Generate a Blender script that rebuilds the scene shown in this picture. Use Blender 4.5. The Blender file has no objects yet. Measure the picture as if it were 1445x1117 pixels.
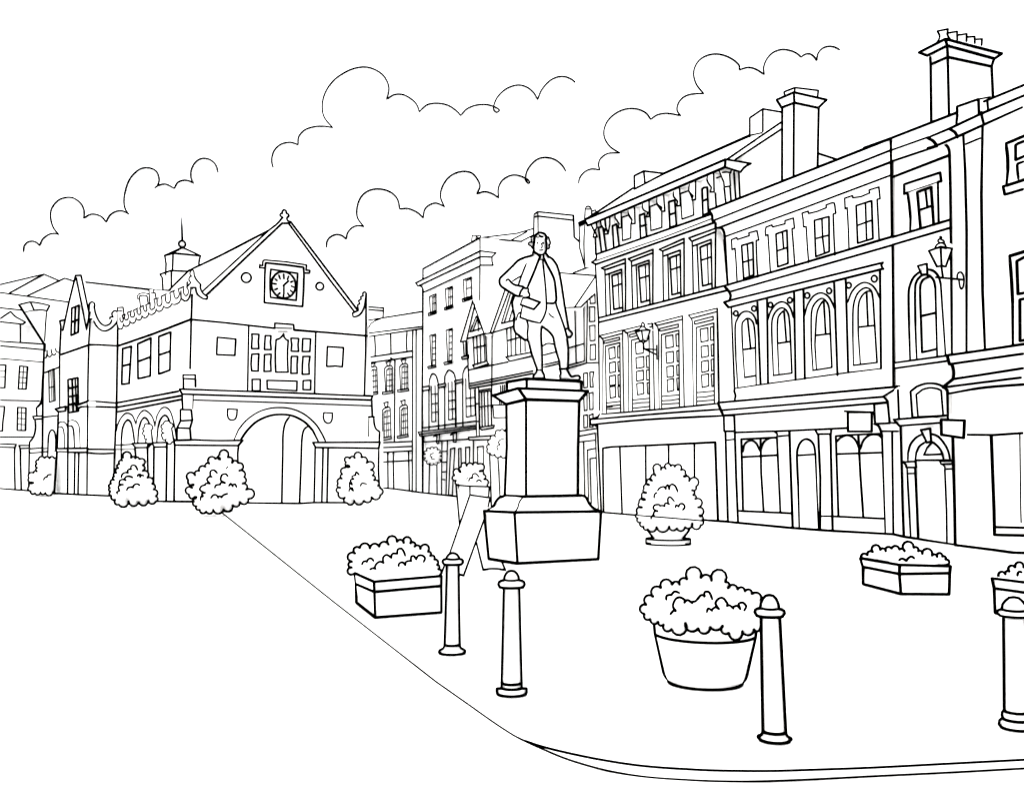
import bpy, math
from mathutils import Vector, Matrix
from mathutils.geometry import delaunay_2d_cdt
# ---------------------------------------------------------------- camera model
F, CX, HZ, EYE, W0, H0 = 1400.0, 722.5, 651.0, 1.9, 1445.0, 1117.0
ROAD = -0.066
LW = 1.56                       # ink weight
sc = bpy.context.scene
COL = sc.collection
# ---------------------------------------------------------------- materials
def paper(name, v, scale):
    m = bpy.data.materials.new(name); m.use_nodes = True
    nt = m.node_tree; b = nt.nodes['Principled BSDF']
    n = nt.nodes.new('ShaderNodeTexNoise'); n.inputs['Scale'].default_value = scale; n.inputs['Detail'].default_value = 5
    tc = nt.nodes.new('ShaderNodeTexCoord')
    r = nt.nodes.new('ShaderNodeValToRGB')
    r.color_ramp.elements[0].color = (v-.03, v-.03, v-.03, 1); r.color_ramp.elements[1].color = (v, v, v, 1)
    nt.links.new(tc.outputs['Object'], n.inputs['Vector'])
    nt.links.new(n.outputs['Fac'], r.inputs['Fac']); nt.links.new(r.outputs['Color'], b.inputs['Base Color'])
    b.inputs['Roughness'].default_value = 1; b.inputs['Specular IOR Level'].default_value = 0
    return m
M = {k: paper(k, v, s) for k, v, s in (('white_plaster', .88, 3), ('white_stone', .88, 6), ('white_paving', .88, 1.5),
     ('white_leaf', .88, 8), ('white_metal', .88, 12), ('white_vapour', .9, .05), ('white_slate', .88, 4))}
INK = bpy.data.materials.new('black_ink'); INK.use_nodes = True
b_ = INK.node_tree.nodes['Principled BSDF']
b_.inputs['Base Color'].default_value = (0, 0, 0, 1); b_.inputs['Roughness'].default_value = 1; b_.inputs['Specular IOR Level'].default_value = 0
# ---------------------------------------------------------------- tracing grids (origin x, y, scale)
KEYS = dict(K=(860,440,12.41), a=(0,360,5.1607), b=(0,540,5.1607), c=(230,280,4.655), d=(230,500,4.5156), e=(500,290,4.0139), f=(500,480,4.0139),
  g=(800,160,5.1607), h=(800,340,5.1607), i=(800,540,5.1607), j=(1000,200,5.1607), k=(1000,370,5.1607), l=(1000,550,5.1607),
  m=(1200,20,5.898), n=(1200,190,5.898), o=(1200,360,5.898), p=(1200,530,5.898), q=(1180,690,5.449), r=(680,310,4.469),
  s=(620,510,3.4923), t=(470,730,4.1367), u=(880,640,2.66), v=(1340,760,3.19), x=(0,0,1), A=(700,320,9.308), B=(700,430,9.307),
  C=(0,200,4.25), D=(360,80,3.0104), E=(800,40,3.4405), F=(1020,100,7.978), G=(590,460,4.471), N=(500,420,3.991),
  O=(160,370,10.157), Q=(330,440,9.308), R=(480,740,7.98), T=(600,960,3.6125), U=(1000,1000,3.247), V=(1290,320,9.31), W=(360,360,13.967))
def crom(p, n=5):
    if len(p) < 3: return p
    q = [p[0]] + p + [p[-1]]; out = []
    for k in range(1, len(q)-2):
        a, b, c, d = q[k-1:k+3]
        for s in range(n):
            t = s/n
            out.append(tuple(.5*(2*b[m]+(c[m]-a[m])*t+(2*a[m]-5*b[m]+4*c[m]-d[m])*t*t+(3*b[m]-a[m]-3*c[m]+d[m])*t**3) for m in (0, 1)))
    return out + [p[-1]]
def px(s):
    """trace string -> points in photo pixels; '( )' marks a smooth run"""
    if not isinstance(s, str): return s
    key = KEYS['x']; out = []; run = None; buf = []
    for tk in s.replace('(', ' ( ').replace(')', ' ) ').split():
        if tk == '(': run = []
        elif tk == ')': out += crom(run); run = None
        elif tk in KEYS: key = KEYS[tk]
        else:
            buf.append(float(tk))
            if len(buf) == 2:
                pt = (key[0]+buf[0]/key[2], key[1]+buf[1]/key[2]); buf = []
                (out if run is None else run).append(pt)
    return out
def scal(s, bulge=.42):
    """cusps -> scalloped outline; *v sets the next arc's bulge, | makes the next side straight"""
    key = KEYS['x']; cus = []; buf = []; nb = bulge
    for tk in s.split():
        if tk in KEYS: key = KEYS[tk]
        elif tk == '|': cus[-1][2] = 0
        elif tk[0] == '*': cus[-1][2] = float(tk[1:])
        else:
            buf.append(float(tk))
            if len(buf) == 2: cus.append([key[0]+buf[0]/key[2], key[1]+buf[1]/key[2], bulge]); buf = []
    ar = sum(cus[k-1][0]*cus[k][1]-cus[k][0]*cus[k-1][1] for k in range(len(cus)))
    sg = 1 if ar > 0 else -1; out = []
    for k, (x0, y0, bl) in enumerate(cus):
        x1, y1, _ = cus[(k+1) % len(cus)]
        out.append((x0, y0))
        if bl == 0: continue
        dx, dy = x1-x0, y1-y0; L = math.hypot(dx, dy)
        if L < 1: continue
        nx, ny = dy/L*sg, -dx/L*sg; h = bl*L
        R = (L*L/4+h*h)/(2*h); mx, my = (x0+x1)/2+nx*(h-R), (y0+y1)/2+ny*(h-R)
        a0 = math.atan2(y0-my, x0-mx); a1 = math.atan2(y1-my, x1-mx); am = math.atan2(ny, nx)
        def un(z, r):
            while z-r > math.pi: z -= 2*math.pi
            while z-r < -math.pi: z += 2*math.pi
            return z
        a0 = un(a0, am); a1 = un(a1, am); ns = 7
        for q in range(1, ns):
            z = a0+(a1-a0)*q/ns; out.append((mx+R*math.cos(z), my+R*math.sin(z)))
    return out
# ---------------------------------------------------------------- planes in space
EYEP = Vector((0, 0, EYE))
def ray(p): return Vector(((p[0]-CX)/F, 1.0, (HZ-p[1])/F))
def at(p, Y): return EYEP + ray(p)*Y
def ground(p, z=0.0): return at(p, F*(EYE-z)/(p[1]-HZ))
class Wall:
    """upright plane through two ground points, its normal turned to the square"""
    def __init__(s, A, B):
        s.A = Vector((A[0], A[1], 0)); d = Vector((B[0]-A[0], B[1]-A[1], 0)).normalized()
        s.n = Vector((d.y, -d.x, 0))
        if s.n.dot(-s.A) < 0: s.n = -s.n
    def P(s, p, off=0.0):
        r = ray(p); return EYEP + r*((off - s.n.dot(EYEP-s.A))/s.n.dot(r))
class Slope:
    def __init__(s, pts):
        s.A = pts[0]; s.n = (pts[1]-pts[0]).cross(pts[2]-pts[0]).normalized()
        if s.n.dot(EYEP-s.A) < 0: s.n = -s.n
    P = Wall.P
def facing(Y): return Wall((0, Y), (1, Y))
# ---------------------------------------------------------------- mesh building
class Mesh:
    def __init__(s): s.v, s.f, s.m = [], [], []
    def face(s, pts, m=0):
        b = len(s.v); s.v += [tuple(p) for p in pts]; s.f.append(tuple(range(b, b+len(pts)))); s.m.append(m)
    def add(s, vs, fs, m=0):
        b = len(s.v); s.v += [tuple(p) for p in vs]
        for f in fs: s.f.append(tuple(b+k for k in f)); s.m.append(m)
    def solid(s, front, back, m=0):
        n = len(front)
        s.add(list(front)+list(back), [tuple(range(n)), tuple(range(2*n-1, n-1, -1))]+[(k, k+n, (k+1) % n+n, (k+1) % n) for k in range(n)], m)
    def run(s, pts, rad, closed=False):
        N = 6; n = len(pts); rings = []
        if n < 2: return
        T = []
        for k in range(n):
            a = pts[k-1] if (k > 0 or closed) else pts[k]; b = pts[(k+1) % n] if (k < n-1 or closed) else pts[k]
            t = b-a
            T.append(t.normalized() if t.length > 1e-9 else Vector((0, 0, 1)))
        up = Vector((0, 0, 1)) if abs(T[0].z) < .9 else Vector((1, 0, 0))
        u = T[0].cross(up).normalized()
        vs = []
        seq = [(pts[k], T[k], rad[k]) for k in range(n)]
        if not closed:
            seq = [(pts[0]-T[0]*rad[0]*.75, T[0], rad[0]*.45), (pts[0]-T[0]*rad[0]*.35, T[0], rad[0]*.85)] + seq + \
                  [(pts[-1]+T[-1]*rad[-1]*.35, T[-1], rad[-1]*.85), (pts[-1]+T[-1]*rad[-1]*.75, T[-1], rad[-1]*.45)]
        for p, t, r in seq:
            u = (u - t*u.dot(t))
            u = u.normalized() if u.length > 1e-6 else t.orthogonal().normalized()
            w = t.cross(u)
            vs += [p + (u*math.cos(2*math.pi*q/N)+w*math.sin(2*math.pi*q/N))*r for q in range(N)]
        R = len(seq); fs = []
        for k in range(R if closed else R-1):
            k2 = (k+1) % R
            fs += [(k*N+q, k*N+(q+1) % N, k2*N+(q+1) % N, k2*N+q) for q in range(N)]
        if not closed: fs += [tuple(range(N))[::-1], tuple(range((R-1)*N, R*N))]
        s.add(vs, fs, 1)
    def ink(s, pts, w, closed=False, taper=.25, low=True, push=None):
        """black line of w photo pixels along 3-D points, split at sharp corners"""
        pts = [Vector(p) for p in pts]
        q = [pts[0]]
        for p in pts[1:]:
            if (p-q[-1]).length > 1e-4: q.append(p)
        if closed and len(q) > 2 and (q[0]-q[-1]).length < 1e-4: q.pop()
        pts = q; n = len(pts)
        if n < 2: return
        r = w*LW/2*sum(p.y for p in pts)/n/F
        if push is None: push = X.push*pts[0].y
        if push: pts = [EYEP+(p-EYEP)*(1-push/p.y) for p in pts]
        if low:                                   # keep lines that run along the ground lying on it
            zm = r+.004; pts = [p if p.z >= zm else EYEP+(p-EYEP)*((EYE-zm)/(EYE-p.z)) for p in pts]
        def sharp(k):
            a, b, c = pts[k-1], pts[k], pts[(k+1) % n]
            return (b-a).angle(c-b, 0) > .7
        if closed:
            cs = [k for k in range(n) if sharp(k)]
            if not cs: return s.run(pts, [r]*n, True)
            for q_, k in enumerate(cs):
                e = cs[(q_+1) % len(cs)]
                seg = [pts[k]]
                j = k
                while True:
                    j = (j+1) % n; seg.append(pts[j])
                    if j == e: break
                s.run(seg, [r]*len(seg))
            return
        cs = [0]+[k for k in range(1, n-1) if sharp(k)]+[n-1]
        for a, b in zip(cs, cs[1:]):
            seg = pts[a:b+1]; rr = [r]*len(seg)
            if taper and len(seg) > 3:
                m_ = len(seg)-1
                if a == 0: rr[0] = r*(1-taper); rr[1] = r*(1-taper*.4)
                if b == n-1: rr[-1] = r*(1-taper); rr[-2] = r*(1-taper*.4)
            s.run(seg, rr)
    def build(s, name, mat, parent=None):
        me = bpy.data.meshes.new(name); me.from_pydata(s.v, [], s.f)
        me.materials.append(M[mat] if isinstance(mat, str) else mat); me.materials.append(INK)
        me.polygons.foreach_set('material_index', s.m); me.update()
        o = bpy.data.objects.new(name, me); COL.objects.link(o)
        if parent is not None:
            o.parent = parent
            if parent.type == 'EMPTY': o.matrix_parent_inverse = Matrix.Translation(-parent.location)
        return o
def tag(o, label=None, cat=None, group=None, kind=None):
    for k, v in (('label', label), ('category', cat), ('group', group), ('kind', kind)):
        if v: o[k] = v
    return o
def thing(name, label, cat, loc=(0, 0, 0), group=None):
    o = bpy.data.objects.new(name, None); COL.objects.link(o); o.location = loc; o.empty_display_size = .3
    return tag(o, label, cat, group)
class Ctx: pass
X = Ctx(); X.pl = None; X.w = 2.0; X.mat = 'white_plaster'; X.os = 1.0; X.push = .003
def slab(parent, name, poly, off=.05, lines=(), w=None, ink=True, th=None, pl=None, mat=None, lw=None, slope=None, back=None, label=None, push=None):
    """a solid with a traced front outline lying on the wall plane, off metres proud of it"""
    off = off*(X.os if pl is None and off > 0 else 1)
    pl = pl or X.pl; w = w or X.w; m = Mesh(); pp = px(poly)
    if slope:
        ks = (0, 1, slope[3] if len(slope) > 3 else 2); pl = Slope([pl.P(pp[k], slope[z]) for z, k in enumerate(ks)]); off = 0; th = th or .15
    fr = [pl.P(p, off) for p in pp]
    bv = back if back is not None else -pl.n*(th if th else off+.12)
    m.solid(fr, [p+bv for p in fr])
    if ink: m.ink([pl.P(p, off) for p in pp], w, True)
    sv = X.push; X.push = sv if push is None else push
    rule(m, lines, off, w if lw is None else lw, pl); X.push = sv
    o = m.build(name, mat or X.mat, parent)
    if label: o['label'] = label
    return o
def rule(m, lines, off, w, pl=None):
    pl = pl or X.pl
    for s in lines:
        ww = w
        if isinstance(s, tuple): s, ww = s
        m.ink([pl.P(p, off) for p in px(s)], ww)
def inkpart(parent, name, lines, off=.03, w=None, mat=None, pl=None, th=.1):
    pass
def tower(parent, name, levels, deps, w=2.0, mat='white_stone', skip=(), novert=False, pl=None, cap=True):
    """corner-on block: every level is (left, corner, right) in pixels, deps their depths (or offsets from pl)"""
    m = Mesh(); rows = []
    for k, lv in enumerate(levels):
        p3 = px(lv); d = deps[k] if isinstance(deps[0], (tuple, list)) else deps
        L, C, R = [(pl.P(p, dd) if pl else at(p, dd)) for p, dd in zip(p3, d)]
        B = L+R-C; rows.append([L, C, R, B])
    for a, b in zip(rows, rows[1:]):
        m.add(a+b, [(q, (q+1) % 4, (q+1) % 4+4, q+4) for q in range(4)])
    m.face(rows[0]); m.face(rows[-1])
    for k, rw in enumerate(rows):
        if k not in skip: m.ink(rw[:3], w)
    if not novert:
        for q in range(3): m.ink([rw[q] for rw in rows], w, taper=0)
    return m.build(name, mat, parent)
def wires(parent, name, lines, pl, w=2.0, mat='white_metal'):
    """rods: points are (x, y, off)"""
    m = Mesh()
    for ln in lines: m.ink([pl.P((x, y), o) for x, y, o in ln], w)
    return m.build(name, mat, parent)
# ---------------------------------------------------------------- rounded masses (leaf, cloud, figure)
def dist_in(p, poly):
    best = 1e9; ins = False; n = len(poly); x, y = p
    for k in range(n):
        x0, y0 = poly[k]; x1, y1 = poly[(k+1) % n]
        dx, dy = x1-x0, y1-y0; L = dx*dx+dy*dy
        t = 0 if L == 0 else max(0, min(1, ((x-x0)*dx+(y-y0)*dy)/L))
        best = min(best, (x-x0-t*dx)**2+(y-y0-t*dy)**2)
        if (y0 > y) != (y1 > y) and x < (x1-x0)*(y-y0)/(y1-y0)+x0: ins = not ins
    return math.sqrt(best), ins
def puff(parent, name, poly, Y, lines=(), w=2.0, lw=None, mat='white_leaf', c=14.0, tmax=40.0, step=None, outline=True, ol=None, lift=0.0, bk=1.0):
    """closed rounded body with a traced silhouette; c and tmax (pixels) set how fast and how far it swells"""
    pp = px(poly); k = Y/F
    xs = [p[0] for p in pp]; ys = [p[1] for p in pp]
    step = step or max(3.0, min(max(xs)-min(xs), max(ys)-min(ys))/12)
    vs = [Vector(p) for p in pp]; n0 = len(vs)
    y = min(ys)+step*.5; r_ = 0
    while y < max(ys):
        x = min(xs)+step*(.25+.5*(r_ % 2))
        while x < max(xs):
            d, ins = dist_in((x, y), pp)
            if ins and d > step*.45: vs.append(Vector((x, y)))
            x += step
        y += step*.87; r_ += 1
    res = delaunay_2d_cdt(vs, [(q, (q+1) % n0) for q in range(n0)], [], 1, 1e-4)
    V2, F2 = res[0], res[2]
    def h(p):
        d, ins = dist_in(p, pp)
        return min(tmax, math.sqrt(max(0, d)*c*2))*k if ins else 0.0
    hs = [h((p.x, p.y)) if q >= 0 else 0 for q, p in enumerate(V2)]
    hs = [max(z, .7*k) for z in hs]
    m = Mesh(); nv = len(V2); cnt = {}
    for f in F2:
        for a_, b_ in zip(f, tuple(f[1:])+(f[0],)):
            e = (min(a_, b_), max(a_, b_)); cnt[e] = cnt.get(e, 0)+1
    rim = [(a_, b_, b_+nv, a_+nv) for (a_, b_), n_ in cnt.items() if n_ == 1]
    m.add([at((p.x, p.y), Y-lift-z) for p, z in zip(V2, hs)]+[at((p.x, p.y), Y-lift+z*bk) for p, z in zip(V2, hs)],
          [tuple(f) for f in F2]+[tuple(q+nv for q in reversed(f)) for f in F2]+rim)
    pu = math.sqrt(c*w*1.3)*k
    if outline and ol is None: m.ink([at(p, Y-lift) for p in pp], w, True, push=pu)
    for s in (ol or ()): m.ink([at(p, Y-lift) for p in px(s)], w, push=pu)
    for s in lines:
        ww = lw or w
        if isinstance(s, tuple): s, ww = s
        q = px(s); z = []
        for a, b in zip(q, q[1:]):
            nn = max(1, int(math.hypot(b[0]-a[0], b[1]-a[1])/4))
            z += [(a[0]+(b[0]-a[0])*t/nn, a[1]+(b[1]-a[1])*t/nn) for t in range(nn)]
        z.append(q[-1])
        m.ink([at(p, Y-lift-h(p)-ww*.3*k-.01) for p in z], ww, push=.03+.003*Y)
    return m.build(name, mat, parent)
def lathe(parent, name, cx, Y, prof, w, mat, rings=(), lean=0.0, sides=True):
    """turned body: prof rows are (half width px, y px); rings index the profile rows that carry an ink ring"""
    m = Mesh(); N = 40; k = Y/F; rows = []; ytop, ybot = prof[0][1], prof[-1][1]
    for hw, y in prof:
        x = cx+lean*(y-ytop)/(ybot-ytop); o = at((x, y), Y); r = max(hw*k, .0005)
        rows.append((o, r, [o+Vector((r*math.cos(2*math.pi*q/N), r*math.sin(2*math.pi*q/N), 0)) for q in range(N)]))
    vs = [p for rw in rows for p in rw[2]]; R = len(rows)
    m.add(vs, [(a*N+q, a*N+(q+1) % N, (a+1)*N+(q+1) % N, (a+1)*N+q) for a in range(R-1) for q in range(N)]+[tuple(range(N)), tuple(range((R-1)*N, R*N))])
    view = Vector((rows[0][0].x, rows[0][0].y, 0)).normalized(); side = Vector((view.y, -view.x, 0))
    if sides:
        for sg in (-1, 1): m.ink([o+side*sg*r for o, r, _ in rows], w, taper=0, push=max(math.sqrt(2*max(r for _, r, _ in rows)*w*k), w*k))
    for q in rings:
        m.ink([p for p in rows[q][2]], w, True)
    return m.build(name, mat, parent)
EXPO = 1.3
# ================================================================ setting
KU = px("x 312 722 x 470 848 x 615 961 ( T 220 120 T 340 205 T 420 258 T 475 290 T 550 320 T 640 346 T 760 374 T 900 402 T 1060 427 T 1200 441 T 1330 449 T 1445 455 U 150 282 U 300 282 U 500 276 U 750 267 U 1100 249 U 1445 231 U 1800 213 )")
KL = px("( T 455 280 T 520 312 T 600 348 T 700 390 T 800 423 T 920 455 T 1060 481 T 1180 495 T 1300 503 T 1445 510 U 150 331 U 300 328 U 500 320 U 750 307 U 1100 290 U 1445 271 U 1800 252 )")
m = Mesh()
edge = [ground(p) for p in KU]
rest = [Vector((60, edge[-1].y, 0)), Vector((60, 95, 0)), Vector((-12, 95, 0))]
m.solid(edge+rest, [p-Vector((0, 0, .3)) for p in edge+rest])
fine = []
for a_, b_ in zip(KU, KU[1:]):
    nn = max(1, int((b_[0]-a_[0])/25)); fine += [(a_[0]+(b_[0]-a_[0])*t/nn, a_[1]+(b_[1]-a_[1])*t/nn) for t in range(nn)]
fine.append(KU[-1])
rr = [.85*LW/2*ground(p).y/F*(1.75 if p[0] < 560 else 2.0 if p[0] < 740 else 2.9) for p in fine]
m.run([at(p, ground(p).y*(1-(r_+.002)/EYE)) for p, r_ in zip(fine, rr)], rr)
low = []
for p in KL:
    for a, b in zip(KU, KU[1:]):
        if a[0] <= p[0] <= b[0]:
            t = (p[0]-a[0])/max(1e-6, b[0]-a[0]); low.append(at(p, ground((p[0], a[1]+(b[1]-a[1])*t)).y-.004)); break
m.ink(low, 2.1, taper=.3, low=False, push=0)
tag(m.build('pavement', 'white_paving'), kind='structure')
m = Mesh(); m.face([(-400, -40, ROAD-.004), (400, -40, ROAD-.004), (400, 900, ROAD-.004), (-400, 900, ROAD-.004)])
tag(m.build('road', 'white_paving'), kind='structure')
GR = lambda x, y: ground((x, y))
GD = lambda x, y: ground((x, y), ROAD)
# ================================================================ brick house far left and its neighbours
X.mat = 'white_plaster'; X.w = 1.7
X.pl = facing(86)
T = thing('hipped_roof_house', 'distant house behind the rooftops at far left, only its two pale hipped roofs showing', 'house', (-43, 86, 0))
slab(T, 'wall', 'x -40 410 a 505 342 x 97 682 x -40 682', 0, ['a -100 258 a 505 342'], ink=False, th=4)
slab(T, 'roof', 'a -200 258 a 320 138 a 430 185 a 470 168 a 540 190 a 505 342', slope=(0, -5, -5), th=.2, mat='white_slate', ink=False,
     lines=['a -200 262 a 320 138', 'a 320 138 a 430 185', 'a 70 275 a 320 138', 'a 200 295 a 470 168', '( a 470 168 a 500 176 a 540 190 )'])
X.pl = facing(70.5)
T = thing('corner_house', 'plain three storey corner house at the far left edge with a small pedimented dormer', 'house', (-35, 70, ROAD))
slab(T, 'wall', 'x -40 478 a 322 648 a 318 1000 b 300 140 b 265 182 b 268 240 b 240 245 b 258 330 b 245 390 b 215 432 b 212 786 x -40 687', 0,
     ['a 0 626 a 325 648', 'a 5 660 a 318 688', ('a 0 752 a 312 778', 1.4), 'b 0 768 b 212 785', ('a 325 645 a 312 1000', 2.6),
      ('( b 312 -60 b 308 60 b 300 140 b 268 180 )', 2.2), 'b 265 182 b 268 240'], ink=False, th=3)
slab(T, 'string_course', 'x -30 563 a 285 1060 a 285 1066 x -30 566', .06, ['a 5 1055 a 285 1060'], ink=False)
slab(T, 'string_course', 'x -30 614 b 230 393 b 228 399 x -30 617', .06, ['b 0 393 b 230 393'], ink=False)
for P_, ms in (('a 143 806 a 201 812 a 190 975 a 133 974', ('a 172 810 a 162 974', 'a 142 850 a 197 853', 'a 139 889 a 194 893', 'a 136 927 a 192 930')),
               ('b 128 178 b 189 181 b 186 347 b 125 346', ('b 158 180 b 154 346', 'b 128 215 b 188 220', 'b 127 258 b 187 262', 'b 126 300 b 186 305')),
               ('a -80 795 a 42 799 a 35 965 a -80 960', ('a 0 842 a 38 844', 'a 0 884 a 37 886')),
               ('b -80 170 b 33 172 ( b 28 230 b 20 290 b 18 350 ) b -80 350', ())):
    q = slab(T, 'window', P_, .06, [(z, 1.0) for z in ms])
slab(T, 'shop_front', 'x -30 625 b 118 447 b 105 470 x -30 632', .12, ['b 0 443 b 118 447', 'b 0 468 b 105 470'], ink=False)
slab(T, 'pilaster', 'b 118 450 b 140 456 ( b 148 480 b 150 600 b 155 772 ) b 110 772 ( b 106 640 b 105 520 b 112 470 )', .12, ink=False,
     lines=['( b 118 447 b 107 480 b 105 540 b 106 640 b 110 772 )', '( b 138 455 b 148 490 b 149 580 b 155 772 )'])
slab(T, 'shop_sign_band', 'b 140 455 b 210 455 b 210 475 b 148 478', .1, ['b 138 455 b 210 455', 'b 148 478 b 210 475'], ink=False)
X.pl = facing(71.6)
q = slab(T, 'dormer', 'x -30 450 a 0 463 a 78 410 a 120 440 a 185 485 a 165 502 a 148 500 a 148 632 x -30 480', .0, ink=False, th=2,
         lines=['( a 0 463 a 40 435 a 78 410 )', '( a 78 410 a 110 445 a 150 468 a 185 487 )', 'a 185 487 a 165 502 a 0 485', 'a 148 500 a 148 632'])
slab(T, 'roof', 'x -40 432 a 160 400 a 322 640 x -40 478', -1.2, ink=False, th=.2, mat='white_slate', lines=['a 0 383 a 160 400'])
q = slab(T, 'gable_chimney', 'a 140 362 a 222 340 ( a 290 350 a 320 356 a 362 366 ) a 342 405 a 325 640', -.5, ink=False, th=1, mat='white_stone',
     lines=['a 138 360 a 222 340', '( a 222 340 a 270 346 a 320 356 a 362 366 )', 'a 362 366 a 342 405', '( a 342 405 a 300 398 a 245 402 )', ('a 245 402 a 188 412', 1.1),
            'a 222 340 a 248 402', ('a 138 360 a 322 648', 2.2), ('( a 340 405 a 332 500 a 325 625 )', 1.4)])
X.pl = facing(64)
T = thing('stone_wing', 'narrow stone house front with wavy parapet and small arched doorway beside the market hall', 'building', (-29, 64, ROAD))
slab(T, 'wall', 'a 322 700 a 325 748 a 430 705 a 440 725 b 430 240 b 400 806 b 213 790 b 215 432 ( b 245 390 b 258 330 b 255 265 ) b 243 262 b 240 245 b 310 240 b 312 0', 0,
     ink=False, th=2, mat='white_stone', lines=[('a 322 650 a 312 1000 b 308 540', 1.9), ('( b 255 265 b 258 330 b 245 390 b 215 432 )', 1.9), 'b 215 432 b 208 782',
     'a 325 855 a 430 815', 'b 310 250 b 420 238'])
slab(T, 'parapet', 'a 325 746 a 345 690 a 362 740 a 375 682 a 395 728 a 405 675 a 432 712 a 430 730 a 330 760', .05, ink=False, w=1.3, lines=[
     '( a 325 748 a 338 742 a 345 692 )', '( a 342 690 a 345 725 a 362 740 a 377 725 )', '( a 372 682 a 378 715 a 395 727 a 408 712 )', '( a 404 676 a 410 700 a 430 708 )'])
slab(T, 'window', 'a 355 840 a 393 825 a 401 1058 a 359 1070', .06, [('a 370 836 a 378 1060', .8), ('a 383 832 a 390 1058', .8), ('a 358 965 a 396 955', 1.3)], w=1.4)
slab(T, 'ledge', 'b 240 243 b 298 241 b 310 262 b 246 266', .1, ['b 240 243 b 300 241', 'b 240 243 b 246 266 b 310 261'], ink=False)
slab(T, 'arched_doorway', 'b 347 540 ( b 350 440 b 356 375 b 376 342 b 398 360 b 406 410 ) b 403 495 b 403 560 b 347 560', .08, ink=False,
     lines=['b 347 540 ( b 350 440 b 356 375 b 376 342 b 398 360 b 406 410 ) b 403 495'])
slab(T, 'string_course', 'b 215 480 b 350 475 b 348 500 b 215 512', .05, [('b 215 480 b 312 472', 1.6), ('b 312 478 b 352 476', 1.2), ('b 215 512 b 346 500', 1.4), ('b 400 496 b 415 490', 1.6)], ink=False)
# ================================================================ market hall
X.mat = 'white_stone'; X.w = 2.1
c0 = GD(268.5, 708.6); FR = Wall(c0, GD(535, 711)); X.push = .006
SD = Wall(c0, GD(165, 699)); BY = SD.P((165, 699)).y
BF = facing(BY); BL = Wall(BF.P((124, 699)), BF.P((124, 699))+Vector((-3.7, 4.2, 0)))
HALL = thing('market_hall', 'old stone market hall with a clock in its steep gable and a large round archway', 'building', (-12, 46, ROAD))
T = HALL
rb = Vector((-.25, 1, 0))*10
X.pl = FR
slab(T, 'gable_wall', 'c 190 590 c 222 590 c 250 640 c 290 650 c 780 160 c 832 160 c 1262 748 c 1300 750 c 1335 640 d 1285 260 d 125 252 d 128 130 c 180 1000', 0,
     ink=False, th=.3, lines=['c 192 590 c 185 800 c 178 1117', 'c 1335 625 c 1331 1000 d 1283 255', ('c 190 795 ( c 400 815 c 735 852 )', 2.2), ('c 862 862 c 1340 902', 2.3)])
slab(T, 'side_wall', 'c 1334 640 c 1336 640 d 1380 945 d 1378 945', -.02, ink=False, th=.3, back=rb)
slab(T, 'arcade_wall', 'd 122 250 d 1328 290 d 1332 395 d 1345 398 ( d 1346 440 d 1358 475 d 1380 490 ) d 1380 942 d 960 942 d 520 945 d 190 937 d 70 936 d 75 580 d 90 545 d 92 465 d 112 425 d 110 352 d 122 350',
     .12, ink=False, th=.5, lines=['d 0 936 d 190 938', 'd 75 580 d 70 936', 'd 515 944 d 870 948', 'd 870 948 d 965 942 d 1165 943', 'd 1330 292 d 1333 395', 'd 1310 397 d 1345 397',
     ('d 1312 397 d 1310 522', 1.4), '( d 1343 397 d 1346 440 d 1358 475 d 1380 490 )', 'd 1380 490 d 1378 560', '( d 1375 595 d 1373 740 d 1380 850 )',
     'd 122 255 d 125 350', ('d 193 260 d 190 345', 1.3), ('d 200 290 d 700 305 d 1325 327', 1.7)])
slab(T, 'coping', 'c 258 612 c 705 205 c 780 128 c 790 160 c 780 165 c 287 632', .1, ink=False, lines=['c 258 612 c 700 205 ( c 740 175 c 765 150 c 782 128 )', 'c 287 632 c 780 165', 'c 780 163 c 832 163'])
slab(T, 'coping', 'c 838 150 c 1280 735 c 1258 745 c 828 168', .1, ink=False, lines=[('c 838 152 c 1280 735', 2.3), 'c 828 168 c 1100 540 c 1258 745'])
slab(T, 'finial', 'c 780 132 ( c 785 125 c 770 113 c 774 100 c 785 98 ) ( c 783 86 c 795 75 c 808 82 c 810 97 ) ( c 822 102 c 827 115 c 816 125 ) ( c 814 135 c 822 148 c 842 155 ) c 832 163 c 780 163',
     .14, ink=False, lines=['( c 782 130 c 785 125 c 770 113 c 774 100 c 785 98 ) ( c 783 86 c 795 75 c 808 82 c 810 97 ) ( c 822 102 c 827 115 c 816 125 ) ( c 814 135 c 822 148 c 842 155 )'])
slab(T, 'kneeler', 'c 1245 752 ( c 1248 775 c 1262 777 c 1290 765 c 1310 740 c 1325 700 c 1332 645 ) ( c 1335 622 c 1325 614 c 1313 622 c 1314 640 ) ( c 1298 645 c 1302 660 ) ( c 1284 672 c 1292 690 ) ( c 1278 700 c 1282 735 )', .16, w=1.9)
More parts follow.
